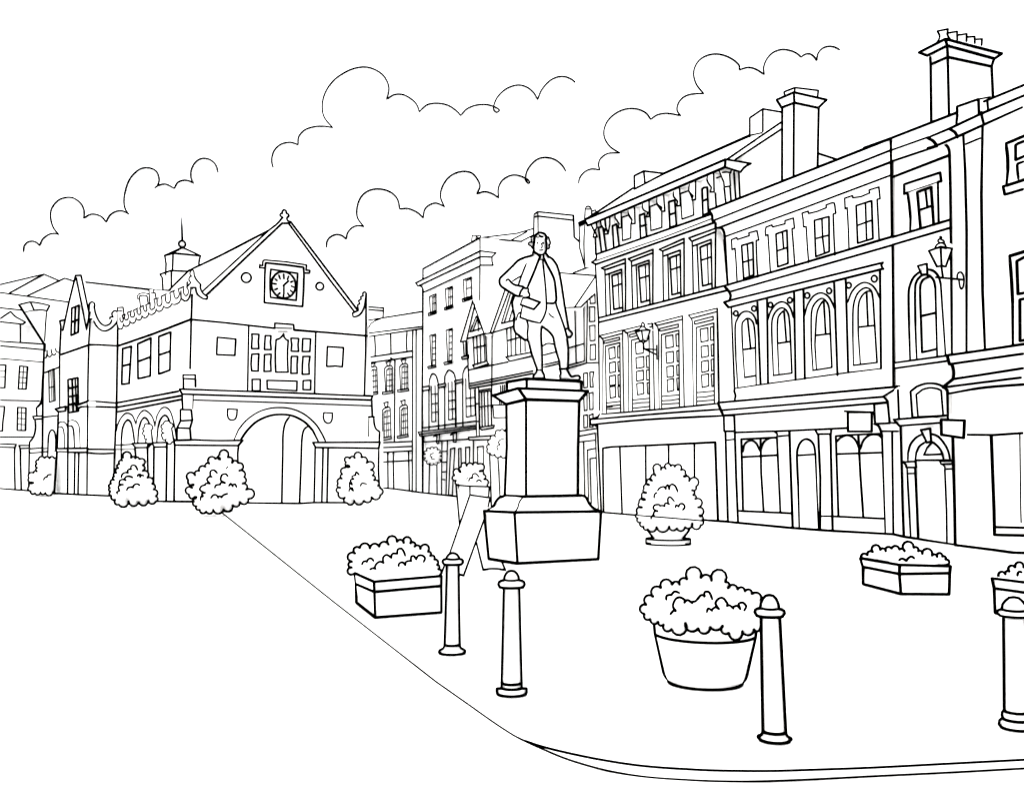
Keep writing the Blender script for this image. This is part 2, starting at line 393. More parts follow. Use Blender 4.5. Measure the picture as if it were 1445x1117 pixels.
slab(T, 'kneeler', '( O 1050 360 O 1085 320 O 1108 290 ) ( O 1085 255 O 1090 215 O 1120 200 ) ( O 1098 175 O 1105 130 O 1135 112 O 1152 130 O 1158 185 ) ( O 1190 250 O 1250 315 ) ( O 1248 370 O 1275 430 O 1315 470 ) O 1350 488 O 1340 528 ( O 1280 518 O 1215 470 O 1188 420 O 1180 362 ) O 1108 360',
     .18, ink=False, lines=[('O 1050 360 ( O 1085 320 O 1108 290 ) ( O 1108 290 O 1085 255 O 1090 215 O 1120 200 ) ( O 1120 200 O 1098 175 O 1105 130 O 1135 112 O 1152 130 O 1158 185 )', 1.5),
     ('( O 1158 185 O 1190 250 O 1250 315 ) ( O 1250 315 O 1248 370 O 1275 430 O 1315 470 O 1350 488 ) O 1340 528 ( O 1340 528 O 1280 518 O 1215 470 O 1188 420 O 1180 362 ) O 1108 362', 1.9)])
for cx_, cy_, r_ in ((547, 520, 32), (1030, 577, 25)):
    slab(T, 'roundel', [(230+(cx_+r_*math.cos(z*.2618))/4.655, 280+(cy_+r_*math.sin(z*.2618))/4.655) for z in range(24)], .08, w=2.1)
ck = slab(T, 'clock_surround', 'W 205 150 W 600 190 W 955 238 ( W 962 400 W 955 700 ) W 935 1012 W 180 935 ( W 185 700 W 190 400 )', .12, w=2.2)
slab(ck, 'hood', 'W 95 180 W 100 205 W 148 205 ( W 150 140 W 165 105 W 200 95 ) W 600 130 W 1015 192 W 1005 295 W 1080 300 W 1070 355 W 960 350 W 955 240 W 600 190 W 205 150 W 195 255 W 85 248', .18, w=1.9)
slab(ck, 'clock_face', 'W 310 278 W 840 358 W 810 890 W 305 832 ( W 295 650 W 295 450 )', .16, w=2.0, lines=[
     ('W 563 375 W 568 465', 1.9), ('W 660 415 W 637 482', 1.9), ('W 742 515 W 700 532', 1.9), ('W 768 632 W 715 608', 1.9), ('W 738 728 W 695 692', 1.9), ('W 678 800 W 640 748', 1.9),
     ('W 560 785 W 560 830', 1.9), ('W 455 775 W 492 742', 1.9), ('W 390 678 W 442 658', 1.9), ('W 330 555 W 415 568', 1.9), ('W 395 468 W 430 500', 1.9), ('W 468 395 W 494 468', 1.9)])
slab(ck, 'dial', [(360+(560+240*math.cos(z*.2094))/13.967, 360+(585+262*math.sin(z*.2094)+12*math.cos(z*.2094))/13.967) for z in range(30)], .145, w=2.2)
m = Mesh()
for s_ in ('W 555 600 W 658 508', 'W 568 590 W 566 765'): m.ink([FR.P(p, .2) for p in px(s_)], 2.0)
m.build('clock_hands', INK, ck)
slab(T, 'niche_panel', 'Q 195 180 Q 535 212 Q 538 145 Q 785 165 Q 790 240 Q 1075 262 Q 1058 1062 Q 180 1038', .06, ink=False,
     lines=[('Q 195 180 Q 180 1040', 1.9), ('Q 1075 262 Q 1060 1065', 1.9), ('Q 400 198 Q 538 214 Q 538 147 Q 785 166 Q 790 240', 2.1), ('Q 790 240 Q 1075 262', 2.1), ('Q 560 212 Q 760 216', 1.5), ('Q 582 257 Q 702 257', 1.2)])
for s_ in ('Q 235 290 Q 330 294 ( Q 322 390 Q 328 482 ) Q 232 482 ( Q 235 400 Q 240 340 )', 'Q 412 310 Q 488 312 ( Q 480 400 Q 490 495 ) Q 402 494 ( Q 406 400 Q 410 350 )',
           'Q 750 345 Q 852 348 ( Q 843 430 Q 850 518 ) Q 752 515 ( Q 760 430 Q 752 370 )', 'Q 905 350 Q 1008 354 Q 998 520 Q 898 520', 'Q 236 555 Q 328 550 ( Q 322 660 Q 320 776 ) Q 234 774 ( Q 226 690 Q 230 610 )',
           'Q 402 560 Q 490 554 ( Q 482 660 Q 488 778 ) Q 396 782 ( Q 400 660 Q 402 600 )', 'Q 756 582 Q 838 584 ( Q 830 700 Q 832 805 ) Q 748 806 ( Q 752 690 Q 752 630 )', 'Q 908 585 Q 1000 584 ( Q 985 690 Q 990 816 ) Q 898 820 ( Q 900 700 Q 905 640 )',
           'Q 240 885 Q 348 884 Q 345 1035 Q 242 1036', 'Q 910 902 Q 1010 896 Q 1008 1022 Q 908 1020'):
    slab(T, 'window', s_, .1, w=2.0)
slab(T, 'plaque', 'Q 435 898 Q 830 908 Q 826 1034 Q 440 1012', .1, w=2.0)
slab(T, 'statue_niche', 'Q 550 790 ( Q 545 660 Q 545 520 Q 555 365 ) ( Q 600 350 Q 640 310 Q 653 285 ) ( Q 660 330 Q 690 365 Q 714 372 ) ( Q 705 500 Q 705 640 Q 712 790 )', .1, w=2.0)
for s_ in ('c 357 911 c 478 923 c 472 1030 c 352 1025', 'c 1080 972 c 1186 979 c 1178 1105 ( c 1130 1099 c 1100 1102 c 1075 1102 )'): slab(T, 'window', s_, .08, w=2.1)
slab(T, 'cornice', 'd 105 220 d 700 240 d 1335 265 d 1326 290 d 700 270 d 122 252', .4, w=2.2)
slab(T, 'capital', 'd 128 129 d 206 129 d 206 157 d 128 153', .45, w=1.9)
slab(T, 'capital', 'd 130 155 d 205 157 d 208 205 d 205 222 d 130 218', .42, ink=False, lines=['d 130 153 d 130 217', 'd 207 157 d 207 205'])
sh_ = 'd 412 347 d 473 350 ( d 470 385 d 462 408 d 442 418 d 420 410 d 411 385 d 412 355 )'
slab(T, 'shield', sh_, .18, w=1.8); slab(T, 'shield', 'd 1025 370 d 1080 372 ( d 1079 405 d 1070 430 d 1050 438 d 1030 425 d 1022 400 d 1024 378 )', .18, w=1.8)
slab(T, 'arch_ring', 'd 452 545 ( d 480 480 d 530 420 d 600 370 d 670 345 d 740 338 d 820 346 d 900 380 d 970 440 d 1010 500 d 1037 555 ) d 990 555 ( d 955 485 d 905 432 d 830 392 d 755 382 d 680 390 d 600 425 d 540 480 d 495 543 )', .2,
     ink=False, lines=[('d 452 545 ( d 480 480 d 530 420 d 600 370 d 670 345 d 740 338 d 820 346 d 900 380 d 970 440 d 1010 500 d 1037 555 )', 1.8), ('d 990 555 ( d 955 485 d 905 432 d 830 392 d 755 382 d 680 390 d 600 425 d 540 480 d 495 543 )', 2.4)])
slab(T, 'arch_recess', 'd 482 720 d 482 580 d 495 545 ( d 540 480 d 600 425 d 680 392 d 755 384 d 830 394 d 905 434 d 955 487 d 988 555 ) d 970 595 d 963 942 d 482 944', .15, ink=False,
     lines=['( d 482 578 d 476 640 d 480 722 )', '( d 805 398 d 778 440 d 765 510 d 763 620 d 757 945 )', '( d 925 457 d 898 480 d 885 540 d 880 680 d 870 945 )', 'd 970 597 d 963 941'])
slab(T, 'impost', 'd 70 548 ( d 200 543 d 350 548 d 508 546 ) d 480 580 d 75 577', .25, w=2.2)
slab(T, 'impost', 'd 955 560 d 1382 558 d 1375 597 d 972 592', .25, w=2.2)
slab(T, 'pilaster', 'd 1020 598 d 1052 598 d 1045 940 d 1012 940', .2, ink=False, lines=['d 1020 598 d 1012 940', 'd 1052 598 d 1045 940'])
col = slab(T, 'corner_pier', 'd 111 350 d 180 352 d 187 418 d 172 470 d 178 543 d 88 545 d 90 467 d 111 425', .35, w=2.1, lines=['d 111 423 d 187 418', 'd 90 467 d 172 470'])
# side arcade
X.pl = SD
slab(T, 'side_wall', 'a 1395 235 a 1110 400 a 858 500 b 850 100 b 838 400 b 828 824 b 1140 862 d 72 936 d 75 580 d 90 470 d 120 350 d 122 250 c 180 1000 c 190 800', 0, ink=False, th=.4, lines=[
     ('a 1388 467 a 1120 570 a 858 660', 2.2), 'b 1140 862 b 1410 862', ('b 850 212 b 1315 122', 1.9)])
for s_, z in (('a 893 680 a 957 663 a 940 932 a 886 941', 'a 893 806 a 947 792'), ('a 1002 645 a 1099 603 a 1094 878 a 1005 899', 'a 1006 773 a 1092 741'), ('a 1156 592 a 1243 559 a 1237 835 a 1155 866', 'a 1160 725 a 1240 698')):
    slab(T, 'window', s_, .06, [z])
slab(T, 'cornice', 'a 852 1073 a 1300 990 a 1320 1022 a 850 1106', .05, ink=False, lines=['a 855 1073 a 1297 990', 'a 855 1106 a 1318 1022'])
slab(T, 'parapet', 'O 62 650 O 140 645 O 150 742 O 262 695 O 352 655 O 435 618 O 530 580 O 645 515 O 758 455 O 878 405 O 1010 350 O 1108 360 O 1112 440 ( O 1085 515 O 1040 553 O 1000 540 ) O 950 570 O 830 620 O 715 670 O 610 710 O 500 765 O 410 800 O 325 840 O 225 900 O 138 930 O 100 958 O 65 930', .12,
     ink=False, w=1.45, lines=['( O 65 900 O 70 940 O 100 960 O 132 935 O 142 872 )', '( O 145 895 O 170 918 O 205 912 O 232 880 O 238 832 )', '( O 240 855 O 275 875 O 312 850 O 328 788 )', '( O 330 812 O 365 830 O 400 808 O 412 757 )',
     '( O 415 778 O 450 797 O 492 770 O 508 718 )', '( O 510 738 O 550 750 O 600 715 O 615 665 )', '( O 620 685 O 655 706 O 700 680 O 720 625 )', '( O 725 638 O 770 655 O 820 625 O 838 592 )',
     '( O 842 598 O 885 604 O 945 572 O 972 512 )', ('( O 968 405 O 972 510 O 1005 545 O 1040 555 O 1080 520 O 1105 440 O 1112 362 )', 1.7),
     '( O 97 785 O 95 825 O 115 858 O 138 840 O 138 800 O 122 760 ) O 168 746', '( O 162 755 O 160 805 O 185 828 O 210 808 O 214 765 O 200 720 ) O 262 695', '( O 250 715 O 245 765 O 270 788 O 300 768 O 300 728 O 288 688 ) O 352 656',
     '( O 342 680 O 342 725 O 368 752 O 392 732 O 390 690 O 378 648 ) O 432 618', '( O 430 638 O 440 688 O 458 706 O 478 688 O 475 648 O 465 612 ) O 528 580', '( O 528 590 O 526 662 O 550 678 O 588 650 O 595 590 O 580 527 ) O 645 514',
     '( O 628 535 O 628 600 O 652 632 O 690 600 O 695 540 O 684 490 ) O 757 454', '( O 745 475 O 752 560 O 782 588 O 812 555 O 818 490 O 808 437 ) O 877 404', '( O 866 425 O 876 495 O 900 520 O 935 490 O 942 440 O 928 385 ) O 1010 350',
     '( O 1005 370 O 1010 445 O 1038 480 O 1070 450 O 1072 400 O 1052 358 )', 'O 58 700 O 60 648 O 140 642 O 150 740', ('O 65 700 O 118 693', 1.2)])
slab(T, 'roof_vent', 'O 370 500 ( O 372 485 O 400 475 O 450 474 O 482 482 ) O 495 580 O 388 640', -.6, ink=False, th=1.0, w=1.4, lines=['O 388 638 O 370 500 ( O 372 488 O 400 475 O 450 474 O 482 482 ) O 495 578',
     'O 362 522 O 342 520 ( O 340 490 O 360 460 O 400 445 O 450 442 O 508 458 )'])
slab(T, 'roof_vent', 'O 510 398 O 578 395 O 580 440 O 600 440 O 612 515 O 590 600 O 525 600', -.5, ink=False, th=1.0, w=1.4, lines=['O 510 400 O 522 578', 'O 578 395 O 578 440', 'O 548 441 O 600 440 O 610 515'])
for o_, i_ in (('b 848 350 ( b 855 310 b 875 265 b 903 230 b 930 220 b 965 240 b 990 300 )', 'b 882 556 b 884 405 ( b 890 340 b 905 295 b 930 270 b 952 288 b 968 350 b 980 440 )'),
               ('b 990 300 ( b 1000 255 b 1025 215 b 1055 200 b 1095 228 b 1118 270 b 1128 318 )', 'b 1003 435 ( b 1010 340 b 1028 278 b 1055 252 b 1082 285 b 1098 350 b 1112 432 )'),
               ('b 1128 318 ( b 1142 240 b 1172 190 b 1205 178 b 1240 208 b 1268 300 b 1287 420 )', 'b 1142 430 ( b 1150 330 b 1170 265 b 1202 235 b 1230 270 b 1250 340 b 1267 430 )')):
    q = slab(T, 'arch_ring', o_+' '+i_, .06, ink=False, lines=[(o_, 1.6)])
    slab(q, 'arch_recess', i_, .1, ink=False, lines=[(i_, 2.0)])
slab(T, 'capital', 'b 963 440 b 1108 438 b 1078 470 b 985 472', .25, w=1.9); slab(T, 'capital', 'b 1108 436 b 1220 432 b 1212 465 b 1122 468', .25, w=1.9)
slab(T, 'column', 'b 985 474 b 1076 472 b 1078 700 b 990 700', .18, ink=False, lines=['b 983 474 b 988 545', '( b 1085 450 b 1074 475 b 1078 692 )'])
slab(T, 'column', 'b 1122 470 b 1212 468 b 1210 858 b 1118 858', .18, ink=False, lines=['b 1121 470 b 1118 760', 'b 1215 440 b 1210 860'])
slab(T, 'column', 'b 1272 450 b 1268 860 b 1300 862 b 1300 450', .02, ink=False, lines=['( b 1258 420 b 1273 452 b 1267 860 )'])
slab(T, 'string_course', 'b 845 453 b 968 446 b 980 483 b 840 484', .05, ink=False, lines=[('b 845 453 b 968 446', 1.4), ('b 840 484 b 980 484', 1.2)])
# stair bay
X.pl = BF
slab(T, 'bay_wall', 'a 652 470 a 858 470 b 850 100 b 838 400 b 828 825 b 633 815 b 640 0', 0, ink=False, th=.3, lines=['a 657 465 a 645 655 b 640 0 b 633 815', ('a 857 425 a 855 660 b 850 60 b 848 200 b 832 560 b 828 690', 2.1),
     'a 648 652 a 720 652 a 857 660', 'b 633 815 b 800 822'])
slab(T, 'cornice', 'b 640 130 b 852 147 b 852 178 b 640 172', .1, ink=False, lines=['b 640 130 b 852 147', 'b 640 172 b 852 178'])
slab(T, 'string_course', 'b 638 482 b 836 485 b 832 512 b 760 516 b 638 510', .05, ink=False, lines=['b 638 482 b 836 485', '( b 638 510 b 700 514 b 760 515 b 830 511 )'])
slab(T, 'parapet', 'a 645 465 a 650 360 ( a 660 342 a 678 340 a 690 355 a 688 380 ) ( a 700 430 a 725 485 a 762 512 a 795 502 a 815 480 ) a 858 450 a 858 480 ( a 800 540 a 762 552 a 720 535 a 690 490 ) a 655 470', .1, ink=False, w=1.8, lines=[
     'a 642 470 ( a 648 400 a 652 355 a 670 340 a 688 352 a 687 380 ) ( a 687 380 a 698 430 a 725 485 a 762 512 a 800 500 a 815 470 )', '( a 800 467 a 803 452 a 822 450 ) ( a 822 450 a 815 425 a 828 408 a 845 406 a 857 418 )', '( a 683 478 a 700 512 a 730 542 a 765 552 a 805 535 a 840 502 a 857 475 )', 'a 655 465 a 668 465'])
X.pl = BL
slab(T, 'bay_wall', 'a 437 478 a 472 470 a 550 150 a 590 146 a 645 420 a 652 460 b 640 0 b 633 815 b 395 804 b 425 210 b 435 150 a 437 725', 0, ink=False, th=.08, lines=[
     'a 437 725 a 640 655', 'a 470 470 a 435 478 ( a 443 520 a 440 600 a 434 725 ) b 435 175', 'b 395 804 b 633 815', '( b 425 212 b 418 420 b 408 620 b 395 804 )', ('b 497 0 b 492 810', 1.8), ('b 545 512 b 541 812', 1.8), ('b 574 512 b 568 812', 1.8)])
slab(T, 'gable', 'a 458 548 a 550 150 a 590 146 a 648 420 a 630 542 a 600 600 a 470 600', .04, ink=False, w=2.0, lines=['a 458 548 a 500 350 a 550 150', 'a 550 148 a 590 146', 'a 555 165 a 592 350 a 630 542', 'a 590 146 a 648 420', 'a 630 542 a 655 415'])
slab(T, 'window', 'a 523 385 a 576 363 a 570 560 a 517 585', .2, ['a 550 375 a 543 572', 'a 520 487 a 573 468'], w=2.0)
slab(T, 'window', 'a 495 905 a 567 890 b 570 205 b 499 218', .1, ['a 525 898 b 533 210', ('a 548 894 b 557 206', 1.5), 'a 497 970 a 566 955', 'a 499 1030 a 567 1018', 'a 502 1087 a 567 1072', 'b 503 160 b 568 152'], w=2.0)
slab(T, 'capital', 'b 402 190 b 480 170 b 475 205 b 425 212', .3, w=2.0)
slab(T, 'cornice', 'b 552 165 b 640 132 b 640 172 b 590 174 b 572 184', .3, ink=False, lines=['b 552 165 b 640 132', 'b 552 165 b 572 185 b 592 175 b 640 172'])
for o_, i_ in (('b 428 470 b 428 300 ( b 435 288 b 457 282 b 480 297 b 494 335 ) b 494 470', 'b 430 470 b 430 325 ( b 448 318 b 462 340 b 468 385 ) b 470 470'), ('b 500 470 b 500 278 ( b 525 270 b 555 282 b 575 315 b 580 370 ) b 583 470', 'b 500 470 b 500 315 ( b 520 312 b 533 335 b 539 390 ) b 542 470')):
    q = slab(T, 'blind_arch', o_, .06, ink=False, lines=[(o_.replace('b 428 470 ', '').replace('b 500 470 ', ''), 1.3)])
    slab(q, 'arch_recess', i_, .1, ink=False, lines=[(i_.replace('b 430 470 ', '').replace('b 500 470 ', ''), 1.5 if 'b 430' in i_ else 1.9)])
slab(T, 'string_course', 'b 415 478 b 638 474 b 638 506 b 420 500', .13, ink=False, lines=['b 415 478 b 638 474', ('b 420 500 b 490 502', 1.5), 'b 497 505 b 638 506'])
# roofs and cupola
X.pl = FR
slab(T, 'roof', 'c 262 616 c 785 130 c 40 606 c 175 468 c 702 205', slope=(-.25, -.25, -8), mat='white_slate', ink=False, lines=['c 0 604 c 38 605 c 175 470', '( c 175 470 c 400 363 c 704 204 )'], th=.1)
m = Mesh()
X.pl = facing(BY+.6)
slab(T, 'roof', 'a 645 470 a 1300 330 a 1225 263 a 600 193 a 560 193 a 560 420', slope=(0, 0, -5), mat='white_slate', ink=False, lines=[('a 578 190 a 1080 248 a 1222 264', 2.0)], push=.01)
tw = tower(T, 'cupola', ['O 712 440 O 830 400 O 1060 440', 'O 710 400 O 830 370 O 1060 400', 'O 700 220 O 830 200 O 1058 215', 'O 668 172 O 830 118 O 1060 130'], (64.2, 63.6, 64.6), w=1.8, skip=(0, 1, 2))
tower(tw, 'lantern', ['c 18 500 c 62 476 c 238 476', 'c 18 478 c 62 470 c 236 425', 'c 20 430 c 64 420 c 240 400', 'c 12 376 c 66 360 c 246 377'], (64.3, 63.8, 64.7), w=1.8, skip=(0, 1, 2))
tower(tw, 'cap_roof', ['c 8 376 c 66 358 c 248 377', 'c 126 322 c 128 320 c 130 322'], ((64.3, 63.7, 64.8), (64.3, 64.25, 64.4)), w=1.8, skip=(1,))
lathe(tw, 'ball', 257, 64.3, [(.3, 339.5), (2.5, 340.2), (4.2, 342), (4.9, 344.2), (4.2, 346.8), (2.5, 348.4), (.3, 349)], 2.0, 'white_metal')
m = Mesh(); m.run([at((256.3, 307), 64.3), at((256.6, 320), 64.3), at((257.3, 339), 64.3)], [.03, .07, .085]); m.build('spike', INK, tw)
LW = 1.62
X.os = .4; X.push = .004
# ================================================================ middle row
X.mat = 'white_plaster'; X.w = 1.55
MR = Wall(GR(536, 687.5), GR(644.5, 699.7)); X.pl = MR
def base(x, y): return tuple(MR.P((x, y)))
def keystone_window(T, key, frame, inner, rails, sill):
    q = slab(T, 'window', frame, .08, [(inner, 1.1)]+[(z, .9) for z in rails], w=1.25)
    slab(q, 'keystone', key, .12, w=1.2); slab(q, 'sill', sill, .14, w=1.25)
T = thing('mansard_house', 'house with keystone topped windows and a mansard roof, right beside the market hall', 'building', base(565, 691))
slab(T, 'wall', 'e 68 735 e 385 680 f 387 862 f 135 833 f 60 700', 0, ink=False, th=5, lines=['( f 140 832 f 250 843 f 385 862 )', 'e 205 862 N 228 352 N 225 810', 'e 330 708 f 328 857', 'e 350 704 f 350 858', ('e 385 412 e 386 690 f 383 400 f 385 862', 1.7), ])
slab(T, 'roof', 'e 72 740 e 380 690 e 385 600 e 165 633 e 75 650', slope=(.1, .1, -1.2), ink=False, mat='white_slate', lines=['e 75 650 e 385 600', '( e 73 712 e 90 675 e 115 655 e 145 642 e 165 634 )', 'e 82 722 e 380 685', 'e 80 742 e 380 698'])
slab(T, 'attic_band', 'e 68 742 e 330 708 e 328 822 e 68 860', .05, ink=False, lines=['( e 114 740 e 118 800 e 117 852 )', 'e 205 730 e 207 840', '( e 298 713 e 294 770 e 297 822 )'])
slab(T, 'string_course', 'e 68 860 e 328 822 e 328 856 e 66 892', .08, ink=False, lines=['e 68 860 e 328 822', 'e 66 892 e 328 856'])
slab(T, 'chimney', 'e 70 572 e 165 579 e 162 634 e 70 655', -2, ink=False, th=1.5, lines=['e 70 572 e 166 579 e 162 633', 'e 70 588 e 164 596'])
for a_ in (('N 88 373 N 116 366 N 108 388 N 97 390', 'N 80 400 ( N 92 390 N 118 386 N 127 396 ) N 131 530 N 88 536', 'N 94 535 N 94 412 ( N 105 403 N 122 404 )', ('N 108 408 N 110 528', 'N 118 406 N 121 526', 'N 98 440 N 127 436', 'N 98 470 N 127 466', 'N 99 502 N 129 497'), 'N 68 538 N 130 529 N 131 542 N 69 550'),
           ('N 177 363 N 203 357 N 198 383 N 187 385', 'N 168 400 ( N 180 386 N 205 381 N 214 392 ) N 216 524 N 176 530', 'N 182 528 N 182 406 ( N 195 396 N 211 400 )', ('N 196 402 N 197 524', 'N 206 400 N 208 522', 'N 184 434 N 213 430', 'N 185 466 N 214 461', 'N 186 498 N 215 492'), 'N 156 531 N 216 522 N 217 536 N 158 545'),
           ('N 262 351 N 288 345 N 285 370 N 272 373', 'N 254 388 ( N 265 375 N 292 370 N 301 380 ) N 302 511 N 260 520', 'N 268 518 N 268 392 ( N 280 384 N 297 388 )', ('N 281 390 N 282 514', 'N 291 388 N 292 512', 'N 270 420 N 299 416', 'N 270 452 N 300 448', 'N 271 485 N 301 480'), 'N 243 518 N 304 510 N 306 523 N 244 533'),
           ('N 165 591 N 190 585 N 187 613 N 174 616', 'N 157 632 ( N 170 621 N 194 615 N 202 624 ) N 206 780 N 160 790', 'N 168 786 N 167 645 ( N 180 634 N 198 634 )', ('N 178 640 N 182 784', 'N 188 637 N 192 782', 'N 168 672 N 200 666', 'N 169 710 N 202 704', 'N 169 748 N 203 741'), 'N 145 790 N 206 780 N 208 793 N 147 804'),
           ('N 260 581 N 286 574 N 284 602 N 271 605', 'N 252 620 ( N 264 608 N 291 602 N 299 612 ) N 301 768 N 257 778', 'N 266 774 N 264 632 ( N 276 620 N 295 622 )', ('N 275 626 N 278 772', 'N 285 623 N 289 770', 'N 265 660 N 297 654', 'N 266 697 N 298 690', 'N 267 735 N 300 728'), 'N 240 779 N 301 768 N 303 781 N 242 792')):
    keystone_window(T, *a_)
slab(T, 'fascia', 'N 148 816 N 325 808 N 325 862 N 148 870', .2, ink=False, lines=['N 153 816 N 325 808', 'N 150 843 N 322 836', 'N 148 870 N 325 861'])
slab(T, 'shop_window', 'N 188 870 N 308 864 N 310 1087 N 190 1073', .1, ink=False, lines=['N 145 925 N 322 915', 'N 188 870 N 190 1073', 'N 219 868 N 222 1077', 'N 305 864 N 310 1087'])
# tall parapet house
T = thing('tall_parapet_house', 'tall plain house with heavy cornice and arched first floor windows, left of the statue', 'building', base(620, 697))
slab(T, 'wall', 'e 388 358 e 710 183 e 712 545 f 700 893 f 580 882 f 386 862 e 388 490', 0, ink=False, th=6, lines=['e 388 415 e 388 358 e 710 183', 'e 712 183 e 710 535', 'f 386 862 f 580 883', ('e 388 485 f 383 505', 1.7), 'f 390 548 f 388 862'])
slab(T, 'cornice', 'e 346 438 e 710 257 e 712 342 e 390 492 ( e 388 475 e 380 460 e 360 456 )', .35, ink=False, lines=['e 346 438 e 712 257', 'e 362 455 e 712 290', 'e 390 492 e 712 342', 'e 346 438 e 358 455 ( e 358 455 e 378 458 e 388 475 e 389 492 )'])
X.pl = facing(MR.P((677, 690)).y+.2)
slab(T, 'side_wall', 'e 712 183 e 945 203 e 1015 167 e 1245 180 e 1275 205 e 1305 350 e 1230 382 e 1165 380 e 1160 600 e 900 700 e 712 560', -.4, ink=False, th=4, lines=['e 712 183 e 945 203 e 1016 166', 'e 1245 180 e 1275 206'])
slab(T, 'cornice_return', 'e 712 257 e 803 268 ( e 780 290 e 780 315 e 786 338 ) e 712 338', 2.6, th=2.7, lines=['e 712 290 e 780 292'])
slab(T, 'roof', 'e 945 203 e 712 183 e 920 158 e 1016 130 e 1016 168', slope=(-.5, -.5, -3), mat='white_slate', lines=[('e 890 195 e 978 148', 1.3)])
slab(T, 'chimney_pot', 'e 664 202 e 668 169 e 690 170 e 692 190', -1, ink=False, th=.5, lines=['e 664 202 e 668 169 e 690 170'], w=1.3)
slab(T, 'chimney_pot', 'e 688 190 e 690 172 e 714 168 e 716 183', -1, ink=False, th=.5, lines=['e 688 190 e 692 170', 'e 698 172 e 714 168 e 716 183', 'e 690 172 e 700 185'], w=1.3)
ch = tower(T, 'chimney', ['e 1015 172 e 1041 200 e 1248 205', 'e 1017 66 e 1040 60 e 1244 84', 'e 1018 50 e 1038 35 e 1243 56'], (52.5, 52, 53), w=1.6, skip=(0,))
X.pl = MR
for fr_, pn_, ls_, sl_ in (
   ('e 425 515 e 462 500 e 464 600 e 430 612', 'e 441 520 e 461 512 e 462 600 e 442 607', ('e 451 516 e 452 603', 'e 442 556 e 461 550'), 'e 417 610 e 463 594 e 464 609 e 420 625'),
   ('e 515 472 e 555 457 e 557 570 e 521 584', 'e 531 474 e 554 466 e 556 570 e 533 578', ('e 542 470 e 544 574', 'e 533 521 e 555 512'), 'e 508 580 e 556 562 e 558 577 e 511 593'),
   ('e 617 421 e 662 405 e 665 520 e 622 535', 'e 633 425 e 660 414 e 663 516 e 637 526', ('e 636 471 e 662 461',), 'e 609 530 e 666 511 e 668 527 e 613 546'),
   ('e 427 735 e 460 727 e 460 903 e 436 911', 'e 441 740 e 459 735 e 459 905 e 442 909', ('e 442 772 e 459 766', 'e 442 808 e 459 802', 'e 442 842 e 459 836', 'e 442 877 e 459 871'), 'e 415 911 e 460 901 e 461 914 e 418 924'),
   ('e 519 706 e 555 694 e 553 880 e 529 888', 'e 536 708 e 554 702 e 553 882 e 537 887', ('e 537 742 e 554 736', 'e 537 778 e 554 772', 'e 537 815 e 553 808', 'e 537 850 e 553 844'), 'e 506 888 e 552 876 e 554 891 e 510 902')):
    q = slab(T, 'window', fr_, .05, w=1.25); slab(q, 'sash', pn_, .08, [(z, 1.0) for z in ls_], w=1.1); slab(q, 'sill', sl_, .16, w=1.3)
q = slab(T, 'window', 'e 615 768 e 650 756 e 650 850 e 622 858', .05, ink=False, lines=['e 615 768 e 622 856', 'e 632 765 e 633 852']); slab(q, 'sill', 'e 607 856 e 650 846 e 650 862 e 610 872', .16)
for a_, l_ in (('G 68 378 ( G 72 335 G 84 305 G 97 300 G 115 318 G 128 368 ) G 128 640 G 68 650', 0), ('G 165 358 ( G 168 315 G 184 284 G 200 278 G 225 298 G 236 338 ) G 238 635 G 168 645', 1), ('G 280 328 ( G 282 298 G 292 270 G 315 246 ) G 345 300 G 362 620 G 282 632', 2)):
    st, arc, _ = a_.split('(')[0], a_[a_.index('('):a_.index(')')+1], 0
    q = slab(T, 'arched_window', a_, .05, ink=False, lines=[st+arc])
    if l_ == 0: slab(q, 'sash', 'G 85 378 G 122 372 G 124 597 G 86 604', .08, [('G 106 374 G 111 600', 1.3), 'G 88 430 G 122 426', 'G 88 490 G 122 486', 'G 88 545 G 122 540'], ink=False, w=1.2); rule_ = ['G 83 378 G 86 604 G 112 599', 'G 120 372 G 124 640']
    if l_ == 1: slab(q, 'sash', 'G 190 355 G 235 348 G 236 583 G 192 592', .08, [('G 213 350 G 216 586', 1.3), 'G 192 413 G 234 409', 'G 192 471 G 234 465', 'G 192 526 G 234 520', 'G 190 355 G 192 592 G 232 584', 'G 232 348 G 236 636'], ink=False, w=1.25)
    if l_ == 2: slab(q, 'sash', 'G 302 330 G 360 330 G 361 562 G 303 574', .08, [('G 328 395 G 333 568', 1.3), 'G 304 455 G 358 448', 'G 304 506 G 358 500', 'G 300 330 G 303 574 G 360 562', 'G 355 395 G 360 562'], ink=False, w=1.25)
    if l_ == 0: slab(q, 'jamb', 'G 80 378 G 84 377 G 88 604 G 84 604', .085, rule_[:1], ink=False, w=1.3)
for s_ in ('G 25 384 G 70 377 G 72 401 G 27 408', 'G 124 370 G 172 360 G 172 380 G 127 389', 'G 230 344 G 280 334 G 281 353 G 234 363'): slab(T, 'capital', s_, .12)
for s_ in ('G 27 408 G 68 402 G 68 652 G 26 658', 'G 126 388 G 167 381 G 168 645 G 128 650', 'G 235 362 G 280 354 G 282 631 G 238 636'):
    k_ = s_.split(); slab(T, 'pilaster', s_, .1, ink=False, lines=[' '.join(k_[:3]+k_[9:12]), ' '.join(k_[3:9])])
slab(T, 'string_course', 'G 28 640 G 362 598 G 362 622 G 28 658', .14, ink=False, lines=['G 28 641 G 362 599', ])
slab(T, 'shop_cornice', 'G 0 667 G 365 625 G 365 648 G 12 698', .2, ink=False, w=1.3, lines=['G 0 667 G 365 625', ('G 8 682 G 362 636', 1.3), 'G 12 696 G 365 648', 'G 0 667 G 12 696'])
